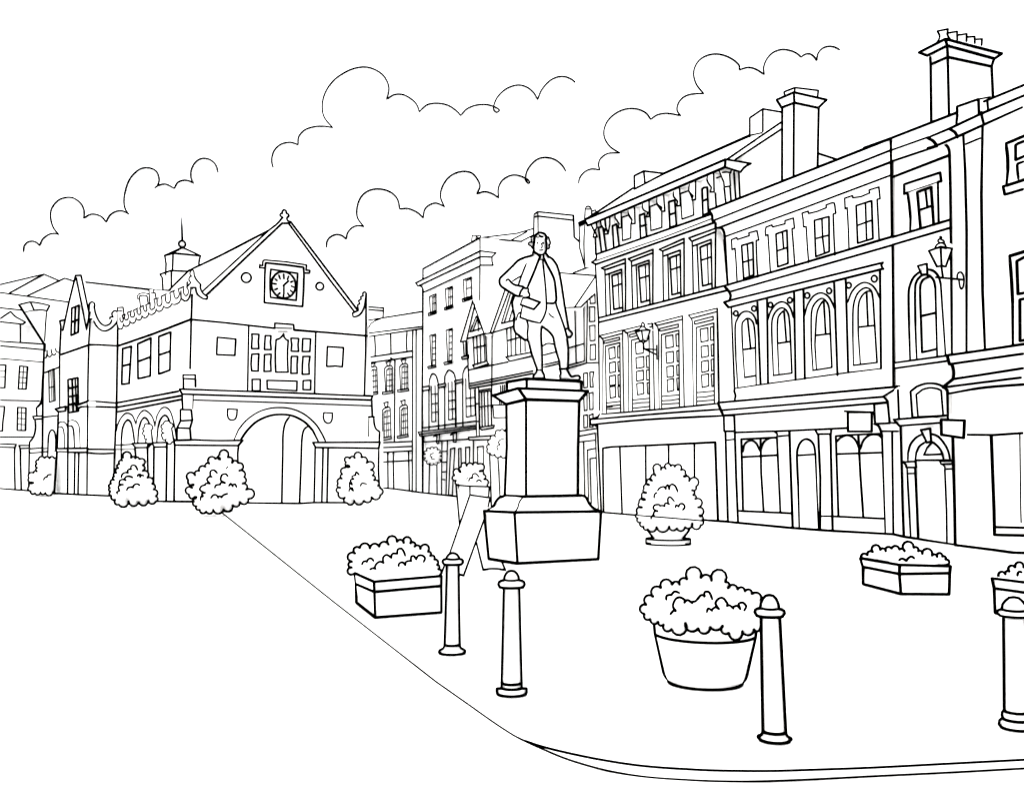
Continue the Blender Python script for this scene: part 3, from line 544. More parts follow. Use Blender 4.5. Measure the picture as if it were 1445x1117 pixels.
slab(T, 'fascia', 'G 34 700 G 320 655 G 322 712 G 35 730', .1, ink=False, lines=['G 34 730 G 322 712'])
slab(T, 'bracket', '( G 97 696 G 108 692 G 118 697 ) G 117 735 ( G 122 742 G 130 740 ) G 136 682 G 118 686', .3, w=1.4); slab(T, 'bracket', 'G 205 688 ( G 214 680 G 221 684 ) G 222 730 G 240 732 G 242 672 G 206 680', .3, w=1.4)
slab(T, 'shop_door', 'G 68 800 G 118 800 G 120 1056 G 68 1050', .08, ink=False, lines=['G 72 868 G 68 1050', 'G 118 862 G 120 1055', 'G 35 700 G 27 1048'])
slab(T, 'pilaster', 'G 150 730 G 185 728 G 176 1062 G 148 1058', .12, ink=False, lines=['G 150 730 G 148 1058', 'G 185 728 G 176 1062'], w=1.5)
slab(T, 'quoin', 'G 155 790 G 180 788 G 176 968 G 153 968', .14, ink=False, w=1.3, lines=['G 154 790 G 180 788', 'G 153 858 G 177 857', 'G 152 920 G 176 917', 'G 152 966 G 168 968'])
for s_ in ('G 205 773 G 231 768 G 216 1066 G 192 1064', 'G 255 772 G 270 770 G 273 900 G 256 925', 'G 298 764 G 325 762 G 322 900 G 300 900'): slab(T, 'door_panel', s_, .08, w=1.5)
slab(T, 'post', 'G 346 715 G 350 715 G 350 880 G 346 880', .1, ink=False, lines=['G 348 715 G 348 875'])
slab(T, 'downpipe', 'G 361 393 G 381 391 G 386 688 G 368 692', .2, ink=False, lines=['G 361 393 G 370 692', 'G 381 391 G 386 688', 'G 362 490 G 381 488', 'G 365 600 G 383 600'])
# timber framed gables
T = thing('timber_gabled_house', 'jettied timber framed house with two steep gables, half hidden behind the statue', 'building', base(720, 704))
slab(T, 'wall', 'e 635 752 e 735 715 e 770 725 e 905 680 e 1000 640 e 1150 590 f 1180 300 f 1185 900 f 770 930 f 690 895 f 690 280 e 650 1038 e 640 860', .3, ink=False, th=.15, lines=[
     'e 635 752 e 642 860 e 650 1036', 'e 780 722 e 778 1000', 'e 650 930 e 870 885', 'e 880 880 e 1010 852', 'e 650 1008 e 1010 936', 'e 650 1022 e 1010 951', 'e 650 1036 e 860 1000', 'e 1072 846 e 1142 828', 'e 1075 900 e 1165 880', 'e 1075 915 e 1165 894', '( e 1066 796 e 1085 783 e 1105 780 e 1128 785 )',
     'f 765 640 f 772 800 f 776 940', '( f 812 660 f 818 750 f 824 885 )'])
slab(T, 'roof', 'e 770 722 e 735 727 e 670 540 e 828 546', slope=(.3, .3, -3), mat='white_slate', ink=False, lines=['e 670 540 e 826 546', 'e 735 727 e 765 722'])
slab(T, 'gable', 'e 670 540 e 735 725 e 638 754 e 635 766 e 600 772', .7, w=1.6, lines=['e 682 560 e 637 752'])
slab(T, 'gable_light', 'e 690 625 e 722 692 e 656 716', .75, w=1.4, lines=['e 700 645 e 702 710', 'e 697 640 e 672 710', 'e 668 680 e 655 716'])
slab(T, 'gable', 'e 852 480 e 905 470 e 990 560 e 1000 640 e 905 682 e 785 722 e 768 720', .7, ink=False, lines=['e 852 480 e 768 720', 'e 872 490 e 786 718', 'e 768 722 e 788 718 e 905 682'], w=1.6)
slab(T, 'gable_light', 'e 885 500 e 920 520 e 935 640 e 832 668', .75, ink=False, lines=['e 882 505 e 832 668 e 910 648', 'e 897 510 e 850 660', 'e 912 535 e 875 655', 'e 915 590 e 898 650'], w=1.5)
q = slab(T, 'window', 'e 672 740 e 742 720 e 749 882 e 680 906', .4, ['e 692 735 e 698 900', 'e 712 730 e 716 893', 'e 733 724 e 740 885', 'e 675 806 e 745 790'], ink=False, w=1.5); rl = ['e 672 740 e 680 906']
slab(q, 'sill', 'e 669 903 e 750 879 e 760 896 e 680 922', .55, w=1.5)
slab(q, 'jamb', 'e 668 740 e 674 738 e 682 905 e 676 906', .42, rl, ink=False); slab(q, 'jamb', 'e 742 722 e 747 720 e 754 880 e 748 882', .42, ['e 744 722 e 750 882'], ink=False)
q = slab(T, 'window', 'e 862 696 e 1000 655 e 1000 830 e 868 856', .4, ['e 862 696 e 868 856', 'e 886 690 e 888 845', 'e 911 690 e 914 840', 'e 940 720 e 941 832', 'e 966 745 e 967 826', 'e 865 765 e 950 742'], ink=False, w=1.5)
slab(q, 'sill', 'e 857 857 e 1008 829 e 1010 850 e 880 881', .55, w=1.5)
q = slab(T, 'window', 'G 385 402 G 462 390 G 470 630 G 390 634', .4, ['G 385 402 G 388 632', 'G 387 405 G 455 394', 'G 388 416 G 455 406', 'G 400 415 G 404 632', 'G 416 412 G 422 630', 'G 438 410 G 442 628', 'G 458 408 G 462 628', ('G 388 510 G 472 497', 1.3)], ink=False, w=1.5)
slab(q, 'sill', 'G 384 637 G 481 625 G 476 641 G 400 655', .55, w=1.5)
slab(T, 'door_panel', 'G 373 761 G 411 757 G 412 915 G 375 905', .4, w=1.4, ink=False, lines=['G 375 880 G 373 761 G 411 757 G 413 915'])
slab(T, 'corner_post', 'G 462 380 G 466 380 G 464 622 G 461 622', .5, ink=False, lines=['G 465 345 G 462 622'])
slab(T, 'window', 'G 515 376 G 552 370 G 552 492 G 512 490', .4, ['G 518 376 G 520 420', 'G 533 374 G 533 415', 'G 545 372 G 545 410', 'G 512 466 G 512 490', 'G 524 478 G 524 493'], ink=False, w=1.5)
slab(T, 'shop_cornice', 'G 317 700 G 482 690 G 455 715 G 322 720', .6, ink=False, lines=['G 317 700 G 482 689', 'G 317 700 G 322 719 G 450 715'])
# panelled house right of the statue
MB = Wall(MR.A-MR.n*.9, MR.A-MR.n*.9+Vector((MR.n.y, -MR.n.x, 0))); X.pl = MB
T = thing('panelled_corner_house', 'timber house with a hipped roof and panelled corner post, seen between statue and terrace', 'building', base(820, 718))
slab(T, 'wall', 'e 1165 575 e 1250 578 e 1378 480 i 232 300 i 246 930 f 1180 930 f 1180 300', .32, ink=False, th=4, lines=['e 1249 578 e 1256 885', 'e 1300 572 e 1302 880', 'e 1320 545 e 1315 890', 'e 1215 806 e 1300 781', 'e 1210 905 e 1302 880', 'e 1210 921 e 1318 891 e 1380 889',
     'f 1298 578 f 1305 885', 'f 1365 530 f 1382 962'])
slab(T, 'roof', 'e 1205 577 e 1280 575 e 1368 397 e 1165 381 e 1165 577', slope=(.8, .8, -1.5), mat='white_slate', ink=False, lines=['e 1165 381 e 1366 396', 'e 1366 400 e 1246 577', 'e 1205 577 e 1282 575 e 1372 487'])
slab(T, 'roof', 'e 1240 381 e 1360 335 e 1380 398 e 1366 396', -3, ink=False, th=.3, mat='white_slate', lines=['e 1240 381 e 1362 334'])
for s_ in ('e 1335 525 e 1362 500 e 1364 552 e 1336 555', 'e 1333 572 e 1362 575 e 1362 655 e 1333 658', 'e 1333 680 e 1363 678 e 1363 763 e 1335 766', 'e 1336 789 e 1365 785 e 1366 870 e 1335 873'): slab(T, 'post_panel', s_, .36, w=1.5)
for s_ in ('f 1297 188 f 1320 182 f 1320 266 f 1300 270', 'f 1334 180 f 1356 177 ( f 1350 220 f 1353 265 ) f 1337 266', 'f 1298 310 f 1318 304 f 1318 395 f 1302 399', 'f 1330 299 f 1352 294 f 1352 390 f 1334 393', 'f 1298 425 f 1320 421 f 1320 492 f 1300 496', 'f 1331 424 f 1352 415 f 1352 490 f 1333 492'):
    slab(T, 'window', s_, .37, w=1.5)
slab(T, 'shop_cornice', 'f 1270 515 f 1378 498 f 1368 525 f 1270 543', .5, ink=False, lines=['f 1270 515 f 1378 498', 'f 1270 543 f 1366 525', 'f 1270 576 f 1364 565'])
slab(T, 'shop_door', 'f 1320 620 f 1362 612 f 1375 950 f 1326 905', .4, ink=False, lines=['f 1362 612 f 1320 620 f 1326 905', 'f 1366 665 f 1335 669 f 1342 925'])
slab(T, 'chimney', 'g 88 795 g 130 775 g 205 830 g 205 1090 h 130 190 g 92 980', -1.5, ink=False, th=1.5, lines=['g 88 795 g 92 980 h 130 190', '( g 130 815 g 123 950 h 130 190 )', 'g 85 795 g 132 775 g 150 790', 'g 85 795 g 90 820 g 138 798', 'g 88 808 g 135 788', 'g 52 900 g 88 930', 'g 45 745 g 52 900'])
slab(T, 'chimney_pot', 'g 128 775 g 133 697 ( g 140 682 g 155 676 g 170 683 g 178 697 ) g 180 745', -1.4, w=1.5, th=.6, lines=[('g 133 697 g 178 697', 1.2)])
slab(T, 'chimney_pot', 'g 182 742 g 180 712 g 208 703 g 212 722 g 200 735', -1.4, w=1.3, th=.5)
# ================================================================ right terrace, four fronts
P1, P2, P3, P4, P5 = GR(848, 722), GR(1022, 736), GR(1260, 752.5), GR(1347, 768), GR(1445, 779)
R1, R2, R3, R4 = Wall(P1, P2), Wall(P2, P3), Wall(P3, P4), Wall(P4, P5)
LW = 1.56; X.os = .3; X.push = .006; X.pl = R1; X.w = 2.1; X.mat = 'white_plaster'
T = thing('bracketed_eaves_house', 'terrace house with big brackets under its eaves and four tall glazed first floor doors', 'building', tuple(P1))
slab(T, 'wall', 'g 205 830 h 205 165 h 230 560 i 235 230 i 222 310 i 250 942 i 700 980 i 1175 1008 i 1150 240 h 1190 480 h 1170 320 g 1085 840 g 1050 735 g 205 1020', 0, ink=False, th=4, lines=[
     ('h 207 165 h 218 360 h 230 560 i 237 200', 2.3), ('i 222 310 i 235 600 i 250 940', 2.3), ('i 250 940 i 700 978 i 1175 1008', 2.1), ('h 1082 0 h 1080 340', 1.8), ('h 1095 490 h 1103 800 i 1108 150', 1.9), 'g 205 900 g 210 1025', ('h 1145 -10 h 1170 318', 2.3)])
slab(T, 'attic_wall', 'g 170 830 g 1150 390 g 1258 425 g 1262 610 g 1045 720 g 212 1025', -.15, ink=False, th=3, w=2.0, lines=[('g 1252 430 g 1260 612', 2.0), 'g 1215 415 g 1230 628', 'g 1072 450 g 1088 688', 'g 1145 540 g 1157 655', 'g 1188 535 g 1195 642', ('g 1075 475 g 1130 457', 1.5), 'g 205 900 g 212 1025'])
slab(T, 'gable_wall', 'E 770 640 E 1045 487 E 1062 495 E 1062 735 E 1045 742 E 840 822 E 790 700', -.9, ink=False, th=3)
slab(T, 'roof', 'g 1155 335 g 130 775 g 215 722 g 480 545 g 700 438 g 1330 162 g 1425 140 E 1045 452', slope=(.1, .1, -3.5, 5), mat='white_slate', ink=False, push=.03, lines=[('g 130 775 g 215 722 g 480 545', 2.2), ('g 700 440 g 1330 162', 2.6), ('g 1330 162 g 1420 142', 1.6), ('E 775 638 E 1045 453', 2.0)])
slab(T, 'bargeboard', 'E 778 636 E 1045 452 E 1045 487 E 818 637', -.8, ink=False, th=.4, push=.03, lines=[('E 775 637 E 1045 453', 2.0), ('E 818 637 E 1045 487', 2.0)])
slab(T, 'eaves', 'g 130 775 g 1155 335 g 1150 392 g 152 818', .4, w=2.4); slab(T, 'eaves', 'g 1155 335 g 1340 365 ( g 1310 380 g 1285 400 g 1265 427 ) g 1150 392', .42, w=2.3)
for s_ in ('g 175 808 g 215 800 ( g 218 830 g 203 855 ) g 220 900 g 190 902 ( g 200 860 g 185 830 )', 'g 245 785 g 275 772 g 280 820 g 300 876 g 268 880 ( g 280 850 g 250 820 )', 'g 280 772 g 312 757 g 312 810 g 300 876 g 284 830', 'g 350 745 g 395 725 g 396 832 g 374 833 ( g 380 805 g 365 780 g 352 765 )', 'g 445 710 g 492 690 g 496 802 g 468 804 ( g 474 775 g 455 745 g 447 728 )',
           'g 552 660 g 598 640 g 599 752 g 580 753 ( g 588 720 g 560 705 g 550 685 )', 'g 656 618 g 704 598 g 713 712 g 688 714 ( g 690 685 g 662 665 g 654 645 )', 'g 778 572 g 820 550 g 826 672 g 800 673 ( g 806 640 g 780 610 g 776 590 )', 'g 893 518 g 937 498 g 936 628 g 910 632 ( g 918 600 g 890 570 g 888 540 )',
           'g 1025 455 g 1068 436 g 1072 572 g 1045 573 ( g 1052 540 g 1028 505 g 1020 480 )', 'g 1108 415 ( g 1130 432 g 1165 428 g 1192 434 ) g 1200 405 g 1185 445 g 1190 530 g 1146 536 ( g 1142 500 g 1125 460 )'):
    k_ = s_.split(); slab(T, 'bracket', s_, .3, w=1.8, ink=False, lines=[' '.join(k_[3:]+k_[:3])])
for s_, l_ in (('g 230 832 g 262 824 g 286 1000 g 252 1012', ()), ('g 332 820 g 362 806 g 380 966 g 341 982', ()), ('g 530 742 g 565 728 g 580 896 g 536 912', ('g 540 822 g 577 811',)), ('g 742 645 g 785 632 g 797 815 g 750 832', ('g 752 736 g 790 723',)), ('g 985 550 ( g 1000 540 g 1022 538 ) g 1030 726 g 990 742', ('g 990 638 g 1026 622',))):
    slab(T, 'window', s_, -.05, l_, w=2.2)
for s_ in ('g 400 757 g 448 742 g 474 780 g 465 806 g 463 908 g 405 927', 'g 604 680 g 655 660 g 690 715 g 690 830 g 612 854', 'g 826 585 g 888 563 g 916 632 g 922 740 g 838 770'): slab(T, 'frieze_panel', s_, -.07, w=1.6)
slab(T, 'cornice', 'g 215 1026 g 1045 735 ( g 1060 755 g 1060 780 g 1080 800 g 1083 835 ) h 205 165 h 178 152 h 210 130', .3, ink=False, lines=[('g 215 1026 g 1047 735', 2.1), ('g 212 1072 g 700 905 g 1060 765', 1.2), ('g 211 1099 g 1068 797', 2.1), ('g 215 1026 ( g 214 1055 g 204 1068 g 180 1084 ) g 211 1099', 2.1)])
for hd, fr_, inn, ca, sa, mu, ra in (
   ('h 250 197 h 425 130 h 425 160 h 276 211', ('h 276 205 h 282 400 h 285 540', 'h 425 150 h 428 330 h 426 508'), 'h 280 248 h 398 206 h 407 511', 'h 308 245 h 318 530', 'h 328 252 h 392 231 h 400 485 h 342 498', 'h 372 240 h 381 490', 'h 338 331 h 396 312'),
   ('h 447 130 h 627 62 h 627 86 h 468 147', ('h 470 145 h 474 320 h 479 490', 'h 627 80 h 626 270 h 625 457'), 'h 475 183 h 598 140 h 605 461', 'h 505 175 h 515 486', 'h 522 186 h 590 165 h 601 430 h 540 447', 'h 571 170 h 580 437', 'h 535 271 h 598 252'),
   ('h 672 62 h 853 -17 h 853 10 h 695 74', ('h 698 72 h 700 250 h 703 436', 'h 853 5 h 854 200 h 853 405'), 'h 700 112 h 825 67 h 830 407', 'h 735 105 h 742 425', 'h 750 122 h 820 98 h 828 375 h 765 392', 'h 797 105 h 806 380', 'h 762 208 h 826 187'),
   ('g 888 908 g 1085 836 g 1085 862 g 910 932', ('g 912 930 h 916 150 h 920 380', 'g 1083 858 h 1082 150 h 1080 342'), 'g 920 966 g 1050 918 h 1057 345', 'g 948 955 h 962 370', 'h 970 46 h 1047 15 h 1052 310 h 988 328', 'h 1022 25 h 1030 318', 'h 985 138 h 1050 116')):
    o0, o1 = fr_
    q = slab(T, 'window', o0+' '+' '.join(reversed([' '.join(z) for z in zip(*[iter(o1.split())]*3)])), .06, [(o0, 1.9), (o1, 2.0), (inn, 1.9), (ca, 1.8)], ink=False)
    k_ = sa.split(); slab(q, 'sash', sa, .1, [(mu, 1.6), (ra, 1.9), (' '.join(k_[3:6]+k_[:3]+k_[9:12]+k_[6:9]), 2.1)], ink=False); slab(q, 'hood', hd, .25, w=1.9)
slab(T, 'string_course', 'h 230 560 h 1150 325 h 1168 360 h 230 593', .12, ink=False, lines=[('h 230 560 h 1148 325', 2.1), ('h 230 593 h 1165 360', 2.1)])
D4 = [dict(h='h 235 690 h 405 648 h 405 672 h 255 712', l='h 235 690 ( h 258 705 h 264 740 h 262 900 ) i 262 225', r='h 405 648 i 415 215', t='h 270 728 h 382 700 h 383 719 h 272 746', f='i 288 216 h 280 765 h 385 740 i 391 212',
   L=['h 305 783 h 348 770 h 352 850 h 310 860', 'h 310 888 h 352 878 h 355 950 h 312 960', 'h 310 985 h 353 975 h 355 1045 h 312 1052', 'i 312 30 i 352 22 i 355 102 i 316 112'], Rr=['h 370 768 h 384 762 h 386 848 h 370 850', 'h 371 880 h 386 876 h 387 946 h 375 950', 'h 372 975 h 387 970 h 388 1046 h 374 1050', 'i 372 28 i 387 20 i 389 105 i 375 100'],
   S=['i 290 146 i 385 135', 'i 290 170 i 386 160', 'i 289 192 i 388 184', 'i 289 180 i 330 172']),
 dict(h='h 410 648 h 620 598 h 620 622 h 430 670', l='h 410 648 ( h 440 672 h 446 720 h 447 900 ) i 450 212', r='h 625 600 i 638 196', t='h 456 682 h 598 648 h 598 668 h 458 702', f='i 478 210 h 470 722 h 598 692 i 603 200',
   L=['h 498 742 h 555 728 h 556 815 h 504 822', 'h 503 850 h 559 840 h 561 918 h 506 928', 'h 505 950 h 556 940 h 558 1010 h 508 1020', 'i 508 5 i 556 -2 i 560 78 i 514 88'], Rr=['h 577 840 h 598 835 h 600 920 h 582 922', 'h 580 940 h 598 936 h 600 1010 h 582 1012', 'i 584 0 i 599 -4 i 600 80 i 588 80'],
   S=['i 478 125 i 600 112', 'i 478 152 ( i 540 144 i 600 142 )', 'i 478 185 i 600 172']),
 dict(h='h 635 598 h 842 545 h 840 570 h 660 613', l='h 635 598 ( h 660 625 h 668 680 h 668 900 ) i 672 190', r='h 842 545 h 848 900 i 855 176', t='h 675 638 h 811 605 h 811 627 h 678 656', f='i 690 190 h 688 682 h 815 650 i 820 180',
   L=['h 718 692 h 771 684 h 775 770 h 722 781', 'h 722 812 h 775 803 h 776 882 h 727 891', 'h 727 915 h 775 907 h 777 985 h 730 993', 'h 730 1010 h 777 1000 i 778 55 i 733 66'], Rr=['h 794 680 h 813 675 h 815 765 h 797 766', 'h 800 800 h 815 797 h 816 876 h 803 878', 'h 799 905 h 815 900 h 816 977 h 802 979', 'h 800 1000 h 816 995 i 816 52 i 805 54'],
   S=['i 697 98 i 814 88', 'i 697 130 ( i 760 127 i 815 117 )', 'i 696 156 i 816 148']),
 dict(h='h 885 540 h 1095 489 h 1092 514 h 905 563', l='h 885 540 ( h 908 570 h 914 620 h 916 900 ) i 922 168', r='h 1093 489 h 1098 800 i 1105 150', t='h 928 585 h 1065 549 h 1065 573 h 930 606', f='i 945 165 h 942 630 h 1070 597 i 1074 152',
   L=['h 970 642 h 1026 632 h 1028 725 h 977 736', 'h 977 768 h 1028 760 h 1030 838 h 980 849', 'h 979 878 h 1029 868 h 1031 945 h 983 958', 'h 980 975 h 1031 965 h 1033 1054 h 985 1066'], Rr=['h 1046 628 h 1066 622 h 1068 722 h 1047 723', 'h 1050 755 h 1067 750 h 1068 835 h 1053 839', 'h 1050 863 h 1068 858 h 1069 941 h 1053 946', 'h 1050 970 h 1068 965 h 1069 1056 h 1056 1060'],
   S=['i 947 71 i 1068 60', 'i 947 106 ( i 1010 102 i 1068 90 )', 'i 947 135 i 1068 125'])]
for d in D4:
    rp = [' '.join(z) for z in zip(*[iter(d['r'].split())]*3)]
    q = slab(T, 'glazed_door', d['l']+' '+' '.join(reversed(rp)), .05, [(d['l'], 1.5), (d['r'], 1.5), (d['f'], 1.5)]+[(z, 1.4) for z in d['S']], ink=False)
    slab(q, 'hood', d['h'], .2, w=1.5); slab(q, 'transom', d['t'], .08, w=1.4)
    for z in d['L']+d['Rr']: slab(q, 'pane', z, .08, w=1.5)
slab(T, 'fascia_cornice', 'i 250 228 i 1100 150 i 1142 240 i 600 268 i 172 304 i 170 265 i 235 240', .3, ink=False, lines=[('( i 250 228 i 700 190 i 1100 150 )', 2.0), ('( i 172 267 i 700 222 i 1125 192 )', 2.2), ('( i 172 304 i 600 266 i 1142 239 )', 2.4), ('i 237 228 ( i 225 248 i 200 258 i 168 266 ) i 172 304 ( i 205 306 i 222 320 )', 2.4)])
slab(T, 'shop_window', 'i 262 475 i 390 465 i 1080 432 i 1103 1003 i 700 978 i 268 942', .05, ink=False, lines=[('i 268 940 i 262 640 i 262 475 ( i 320 466 i 390 463 i 700 450 ) i 1080 432 i 1100 1000', 2.4), ('i 385 465 i 402 952', 2.2), ('i 573 458 i 577 965', 2.2), ('i 740 450 i 742 975', 2.2), ('i 928 438 i 930 990', 2.2)])
ch = tower(T, 'roof_lantern', ['g 492 552 g 568 512 g 702 442', 'g 490 455 g 560 420 g 700 437'], (-1.3, -1.2, -1.6), w=2.1, pl=R1)
tower(T, 'roof_lantern', ['F 303 742 F 450 692 F 668 560', 'F 303 530 F 450 430 F 668 467'], (-3, -2.8, -3.2), w=2.0, pl=R1, skip=(0,))
# ---- second front: four arched windows in a boxed-out bay
X.pl = R2; X.w = 2.4; X.mat = 'white_stone'
T = thing('arched_bay_house', 'stone fronted terrace house with a row of four arched windows above an arcaded shopfront', 'building', tuple(P2))
slab(T, 'wall', 'j 0 500 j 1327 -24 k 1345 895 l 1345 1046 l 880 1022 l 600 1002 l 200 964 l 122 956 l 112 300 k 75 1020 k 135 160 j 115 690 j 30 572', 0, ink=False, th=4, lines=[
     ('l 0 950 l 120 957 l 200 964 l 600 1002 l 880 1023 l 1280 1045 l 1345 1048', 2.6), ('( j 70 628 j 95 630 j 112 660 j 120 720 ) j 140 1045', 2.5), 'j 1330 -25 j 1338 690', 'j 1340 752 k 1345 895', ('k 190 918 k 345 895 k 1015 802 k 1253 774', 1.9), ('k 165 330 k 188 920 ( k 186 940 k 195 970 k 188 1004 )', 2.4)])
slab(T, 'parapet', 'j 0 500 j 1327 -24 j 1330 147 j 70 628 ( j 45 620 j 50 595 j 28 575 j 22 530 )', .25, ink=False, lines=[('j 0 500 j 1327 -24', 2.6), ('j 28 577 j 1327 62', 2.1), ('j 70 628 j 1330 147', 2.4), ('( j 0 500 j 22 530 j 28 575 ) ( j 28 575 j 50 595 j 50 620 j 62 630 )', 2.5)])
slab(T, 'frieze', 'j 122 690 j 1330 243 j 1330 147 j 75 628 j 112 655', .08, ink=False, lines=[('j 122 690 j 700 480 j 1330 243', 1.9)])
for su, sa, l_ in (
   (['j 207 1025 ( j 200 880 j 192 776 ) j 170 786 j 166 714 j 204 698 j 210 712 j 296 684 j 292 664 j 352 648 j 365 716 j 346 719 ( j 350 860 j 358 985 )'], 'j 240 756 j 322 732 j 328 970 j 255 998', ('j 281 745 j 297 982', 'j 250 878 j 322 856')),
   (['j 450 955 ( j 440 800 j 432 676 ) j 414 684 ( j 412 650 j 418 622 ) j 460 606 j 466 621 j 556 598 j 556 575 j 617 556 j 625 630 j 607 633 ( j 618 770 j 628 905 )'], 'j 490 672 j 570 644 j 578 885 j 503 911', ('j 537 656 j 546 778', 'j 498 795 j 573 771')),
   (['j 728 880 ( j 718 750 j 710 618 ) j 690 620 ( j 688 570 j 680 520 ) j 725 506 j 728 523 ( j 790 508 j 857 481 ) j 855 461 ( j 890 448 j 912 446 j 918 460 ) j 926 522 j 907 526 ( j 912 680 j 920 825 )'], 'j 770 573 j 876 545 j 878 800 j 780 836', ('j 825 560 j 830 700 j 843 808', 'j 778 706 j 875 680')),
   (['j 1022 785 ( j 1018 650 j 1009 480 ) j 994 490 j 990 412 j 1048 393 j 1050 409 ( j 1110 400 j 1172 374 ) j 1168 352 j 1240 330 j 1248 416 j 1227 419 ( j 1235 570 j 1242 720 )'], 'j 1074 466 j 1187 430 j 1196 705 j 1085 739', ('j 1142 446 j 1150 708', 'j 1082 610 j 1187 572'))):
    q = slab(T, 'window', su[0], .1, [(su[0], 1.75)], ink=False)
    slab(q, 'sash', sa, .14, [(z, 1.9) for z in l_], w=2.1)
slab(T, 'string_course', 'j 118 1047 j 1338 690 j 1340 752 k 150 216 ( k 140 200 k 120 188 )', .2, ink=False, lines=[('j 118 1047 j 700 880 j 1338 690', 2.5), ('k 150 216 j 700 936 j 1340 752', 2.2), ('( k 112 172 k 130 192 k 150 215 ) ( k 150 215 k 160 245 k 152 275 )', 2.6)])
slab(T, 'bay_cornice', 'k 112 291 k 155 277 k 1270 0 ( k 1258 20 k 1262 35 ) k 1272 47 k 145 329', .35, ink=False, lines=[('k 155 277 k 1270 2', 2.3), ('k 145 329 k 1272 47', 2.3), ('k 155 277 k 112 291 k 145 329', 2.6), ('( k 1270 2 k 1258 20 k 1263 35 ) k 1272 47', 2.2)])
for s_ in ('k 355 290 k 425 272 k 432 880 k 378 887', 'k 622 222 k 690 203 k 700 848 k 633 856', 'k 914 150 k 998 128 k 1016 802 k 938 822', 'k 1248 66 k 1268 60 k 1272 780 k 1255 774'):
    k_ = s_.split(); slab(T, 'pilaster', s_, .2, ink=False, lines=[(' '.join(k_[:3]+k_[9:12]), 2.3)]+([(' '.join(k_[3:9]), 2.3)] if 'k 1248' not in s_ else []))
for ou, mi, inn, ls, ci, sl in (
   ('k 212 908 ( k 198 700 k 193 480 k 208 415 k 238 370 k 275 357 k 312 370 k 338 405 k 348 450 )', '', 'k 262 838 ( k 246 600 k 243 460 k 258 425 k 285 408 k 312 422 k 330 460 k 340 560 ) k 346 888', ('k 284 412 k 306 632', 'k 256 635 k 340 623', 'k 262 838 k 342 825'), ((198, 372, 16), (330, 337, 17)), ''),
   ('( k 430 425 k 450 360 k 485 310 k 530 288 k 572 303 k 600 345 k 618 405 )', 'k 472 823 ( k 462 600 k 460 440 k 482 370 k 522 334 k 558 342 k 582 385 k 592 470 ) k 606 806 k 470 824', 'k 512 816 ( k 502 600 k 502 430 k 520 378 k 556 347 )', ('k 548 350 k 566 580', 'k 510 589 k 592 577'), ((450, 310, 16), (591, 276, 17)), ''),
   ('( k 698 392 k 720 310 k 765 245 k 818 223 k 868 246 k 900 295 k 918 340 )', 'k 760 786 ( k 748 600 k 748 380 k 770 305 k 818 264 k 852 280 k 877 335 k 885 480 ) k 897 765 k 758 787', 'k 785 776 ( k 774 600 k 785 400 k 802 330 k 835 278 )', ('k 838 282 k 852 525', 'k 780 532 k 886 520'), ((718, 242, 18), (877, 208, 18)), ''),
   ('( k 1013 292 k 1040 220 k 1085 168 k 1135 147 k 1185 164 k 1220 205 k 1246 262 )', 'k 1055 750 ( k 1050 550 k 1052 340 k 1075 245 k 1112 200 k 1150 186 k 1185 210 k 1198 280 ) k 1226 729 k 1053 750', 'k 1105 742 ( k 1090 520 k 1090 330 k 1110 255 k 1150 214 k 1186 212 )', ('k 1150 214 k 1160 460', 'k 1100 471 k 1204 460'), ((1020, 168, 18), (1206, 120, 21)), '')):
    q = slab(T, 'arched_window', ou+' '+(' '.join(mi.split(')')[-1].split()[:3]) if mi else 'k 346 888'), .05, [(ou, 1.9)], ink=False)
    if mi: slab(q, 'frame', mi, .09, [(mi, 1.9)], ink=False)
    last = ' '.join(ls[1].split()[3:])
    slab(q, 'sash', inn+' '+last, .13, [(inn, 1.9)]+[(z, 2.1) for z in ls], ink=False)
    for cx_, cy_, r_ in ci: slab(q, 'boss', [(1000+(cx_+r_*math.cos(z*.4488))/5.1607, 370+(cy_+r_*1.12*math.sin(z*.4488))/5.1607) for z in range(14)], .1, w=2.0)
slab(T, 'shop_cornice', 'k 70 1021 k 1388 903 k 1272 978 k 1305 1015 l 105 186', .4, ink=False, lines=[('k 70 1021 k 700 965 k 1388 903', 2.6), ('k 98 1076 k 1272 978', 2.3), ('l 105 186 l 700 140 l 1305 90', 2.4), ('( k 68 1021 k 80 1055 k 104 1110 )', 2.8), ('k 1388 905 k 1272 976 k 1305 1012', 2.2)])
slab(T, 'cornice_return', 'k 1386 905 l 1386 208 l 1318 242 l 1305 92 k 1280 980', .1, pl=R3, ink=False, lines=[('l 1378 0 l 1386 208', 2.3)])
slab(T, 'fascia', 'l 190 186 l 1205 103 l 1205 262 l 195 308', .1, ink=False, lines=[('l 195 309 l 600 296 l 1002 277', 2.4)])
slab(T, 'bracket', 'l 110 186 l 186 186 l 190 300 l 113 300', .4, w=2.3); slab(T, 'bracket', 'l 1205 104 l 1304 92 l 1318 241 l 1212 246', .4, w=2.3)
slab(T, 'pilaster', 'l 122 302 l 190 302 l 214 966 l 140 958', .2, ink=False, lines=[('l 122 302 l 140 955', 2.4), ('l 190 302 l 200 640 l 214 964', 2.4), ('l 130 366 l 190 358', 1.7)])
